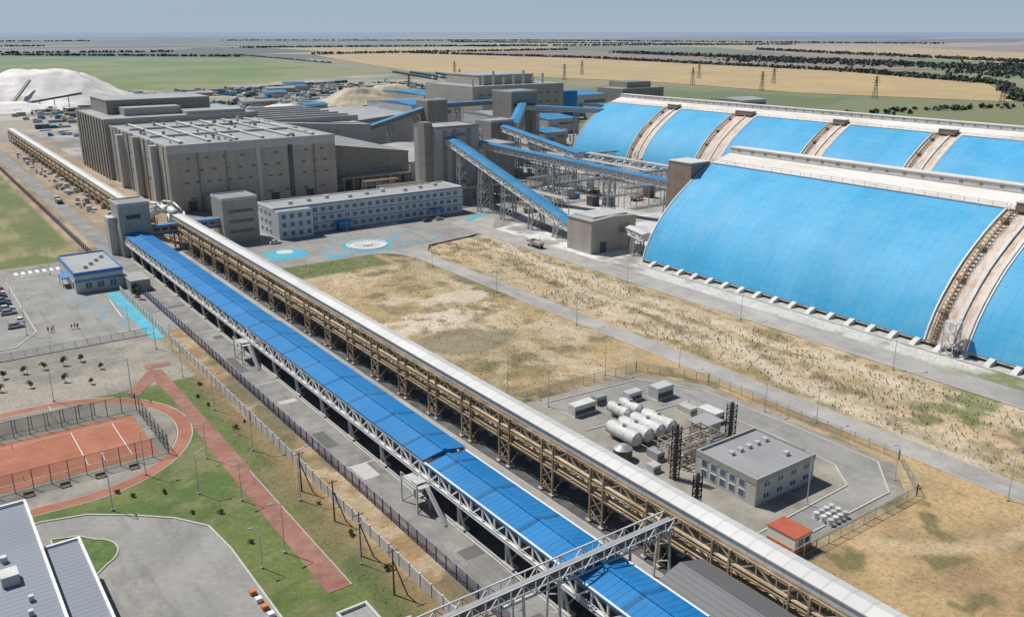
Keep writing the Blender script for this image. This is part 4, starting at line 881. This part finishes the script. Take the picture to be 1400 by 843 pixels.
# ---------------------------------------------------------------- vehicles & people
def car(mat,x,y,r):
    o=Ob('parked_car'); w=.88
    body=[(-2.15,.35),(2.15,.35),(2.2,.7),(2.05,.86),(1.05,.98),(-1.75,1.0),(-2.15,.9)]
    cab=[(1.05,.98),(.35,1.46),(-1.2,1.48),(-1.85,1.0)]
    def ex(part,m,pr,wa,wb):
        n=len(pr); zt=max(p[1] for p in pr); zb=min(p[1] for p in pr); f=lambda z:wa+(wb-wa)*((z-zb)/(zt-zb))
        vs=[(a,-f(b),b) for a,b in pr]+[(a,f(b),b) for a,b in pr]; fs=[tuple(range(n)),tuple(range(2*n-1,n-1,-1))]+[(i,n+i,n+(i+1)%n,(i+1)%n) for i in range(n)]; o.add(part,m,vs,fs)
    ex('body',mat,body,w,w*.96); ex('windows','glass',cab,w*.93,w*.72)
    o.box('roof',mat,-1.2,.33,-w*.7,w*.7,1.45,1.5)
    for a in (-1.35,1.35):
        for b in (-1,1): o.cyl('wheels','rubber',(a,b*.7,.33),(a,b*.9,.33),.33,14); o.cyl('hubs','galv',(a,b*.9,.33),(a,b*.91,.33),.19,10)
    for b in (-.6,.6): o.box('lights','white',2.12,2.2,b-.2,b+.2,.62,.78); o.box('lights','orange',-2.18,-2.12,b-.2,b+.2,.68,.85)
    for a in (.3,-.5,-1.2): 
        for b in (-1,1): o.beam('pillars',mat,(a,b*w*.72,1.46),(a+(.1 if a<0 else .3),b*w*.93,.98),.07)
    o.done((x,y,.04),R(r))
for c in (('car_white',24.2,276,90),('car_dark',22.5,296,0),('car_silver',22.5,301,0),('car_white',22.4,311,0),('car_red',22.5,316,0),('car_dark',10,285,80),('car_silver',22.5,271,0),('car_dark',22.4,306,0),('car_white',12,262,0),('car_white',120,326,0),('car_dark',190,327,0),('car_silver',196,327,10),('car_silver',18,322,90),('car_dark',18,316,90),('car_white',18,309,90),('car_dark',18,302,90),('car_silver',22.5,286,0),('car_white',22.5,291,0),('car_dark',14,276,85)): car(*c)
def truck(x,y,r,m='orange'):
    o=Ob('dump_truck'); o.box('chassis','steel_dark',-4,3.6,-.5,.5,.7,1.); o.box('cab',m,2.,3.8,-1.2,1.2,.8,2.9); o.box('windscreen','glass',3.8,3.84,-1.05,1.05,1.8,2.7); o.box('side_windows','glass',2.5,3.5,-1.23,1.23,1.8,2.6)
    o.add('tipper_body','steel',[(-4,-1.2,1.1),(1.7,-1.2,1.1),(1.7,1.2,1.1),(-4,1.2,1.1),(-4.3,-1.3,2.3),(1.8,-1.3,2.6),(1.8,1.3,2.6),(-4.3,1.3,2.3)],[(0,3,2,1),(0,1,5,4),(1,2,6,5),(2,3,7,6),(3,0,4,7)]); o.box('load','sandpile',-3.9,1.6,-1.15,1.15,1.2,2.)
    for a in (2.8,-1.9,-3.2):
        for b in (-1,1): o.cyl('wheels','rubber',(a,b*.8,.5),(a,b*1.2,.5),.5,12)
    o.done((x,y,.04),R(r))
truck(240,318,20); truck(200,262,90,'car_white'); truck(270,345,60); truck(66.5,470,90,'car_white'); truck(300,310,10)
def person(x,y,rot,top,legs_,walk=.2):
    vs=[(0,0,.95),(0,0,1.2),(0,0,1.42),(0,0,1.54),(0,.01,1.64),(0,.0,1.76)]; ed=[(0,1),(1,2),(2,3),(3,4),(4,5)]; rad=[.15,.15,.16,.06,.095,.07]
    for sg in (-1,1):
        k=len(vs); vs+=[(sg*.1,0,.9),(sg*.11,walk*sg*.5,.5),(sg*.11,walk*sg*.3,.08),(sg*.11,walk*sg*.3+.16,.05)]; rad+=[.1,.07,.05,.045]; ed+=[(0,k),(k,k+1),(k+1,k+2),(k+2,k+3)]
        k=len(vs); vs+=[(sg*.2,0,1.42),(sg*.26,-walk*sg*.3,1.15),(sg*.25,-walk*sg*.3+.12,.9),(sg*.25,-walk*sg*.3+.15,.8)]; rad+=[.065,.05,.04,.045]; ed+=[(2,k),(k,k+1),(k+1,k+2),(k+2,k+3)]
    me=bpy.data.meshes.new('person'); me.from_pydata(vs,ed,[]); o=bpy.data.objects.new('person',me); scn.collection.objects.link(o)
    o.modifiers.new('skin','SKIN'); 
    for i,r_ in enumerate(rad): me.skin_vertices[0].data[i].radius=(r_,r_); me.skin_vertices[0].data[i].use_root=(i==0)
    o.modifiers.new('sub','SUBSURF').render_levels=1
    t=NT('clothes'); z=t.xyz()[2]; cr=t.n('ShaderNodeValToRGB'); cr.color_ramp.interpolation='CONSTANT'; t.l(t.math('DIVIDE',z,1.9),cr.inputs[0]); e=cr.color_ramp.elements
    e[0].color=(.02,.02,.02,1); e[1].position=.06; e[1].color=(*legs_,1)
    for p_,c_ in ((.5,top),(.8,(.45,.27,.2)),(.9,(.04,.025,.02))): q=e.new(p_); q.color=(*c_,1)
    t.fin(cr.outputs[0],.8); me.materials.append(t.m); o.location=(x,y,.04); o.rotation_euler[2]=rot
for i,(x,y) in enumerate(((29.2,261),(30,260.3),(30.6,261.4),(35,260),(35.9,260.6),(36.5,259.8))):
    person(x,y,i*1.3,[(.6,.12,.03),(.04,.08,.25),(.6,.6,.58),(.55,.1,.03)][i%4],[(.03,.04,.1),(.03,.03,.03)][i%2])
for xx in (10,16,22,28):
    o=Ob('park_bench')
    o.box('seat','bark',xx,xx+1.8,163.6,164.1,.42,.48); o.box('backrest','bark',xx,xx+1.8,164.1,164.16,.5,.9); o.box('legs','steel_dark',xx+.1,xx+.2,163.6,164.1,.04,.42); o.box('legs','steel_dark',xx+1.6,xx+1.7,163.6,164.1,.04,.42); o.done()
# ---------------------------------------------------------------- sky, sun, camera
sd=Vector((-.24,.5,.84)).normalized(); el=math.asin(sd.z); az=math.atan2(sd.x,sd.y)
w=bpy.data.worlds.new('World'); scn.world=w; w.use_nodes=True; nt=w.node_tree; bg=nt.nodes['Background']
sk=nt.nodes.new('ShaderNodeTexSky'); sk.sky_type='NISHITA'; sk.sun_disc=False; sk.sun_elevation=el; sk.sun_rotation=az; sk.air_density=1.; sk.dust_density=.6; sk.ozone_density=1.
tc=nt.nodes.new('ShaderNodeTexCoord'); sx=nt.nodes.new('ShaderNodeSeparateXYZ'); nt.links.new(tc.outputs['Generated'],sx.inputs[0])
mr=nt.nodes.new('ShaderNodeMapRange'); nt.links.new(sx.outputs[2],mr.inputs[0]); mr.inputs[1].default_value=0.; mr.inputs[2].default_value=.16; mr.inputs[3].default_value=1.; mr.inputs[4].default_value=0.
SK=.07
hc=nt.nodes.new('ShaderNodeMix'); hc.data_type='RGBA'
m3=nt.nodes.new('ShaderNodeMapRange'); nt.links.new(sx.outputs[2],m3.inputs[0]); m3.inputs[1].default_value=0.; m3.inputs[2].default_value=.045
nt.links.new(m3.outputs[0],hc.inputs[0]); hc.inputs[6].default_value=(.39/SK,.47/SK,.56/SK,1); hc.inputs[7].default_value=(.31/SK,.45/SK,.64/SK,1)
mx=nt.nodes.new('ShaderNodeMix'); mx.data_type='RGBA'; nt.links.new(mr.outputs[0],mx.inputs[0]); nt.links.new(sk.outputs[0],mx.inputs[6]); nt.links.new(hc.outputs[2],mx.inputs[7])
nt.links.new(mx.outputs[2],bg.inputs[0]); bg.inputs[1].default_value=SK
sl=bpy.data.lights.new('sun','SUN'); sl.energy=4.7; sl.angle=R(.5); sl.color=(1,.96,.90); so=bpy.data.objects.new('sun',sl); scn.collection.objects.link(so); so.rotation_euler=sd.to_track_quat('Z','Y').to_euler()
cd=bpy.data.cameras.new('camera'); co=bpy.data.objects.new('camera',cd); scn.collection.objects.link(co); scn.camera=co
cd.sensor_width=36; cd.lens=1190/1400*36; cd.clip_end=90000; cd.clip_start=1
co.location=(0,0,80); co.rotation_euler=(math.pi/2-math.atan(379.5/1190),0,-R(35.8))
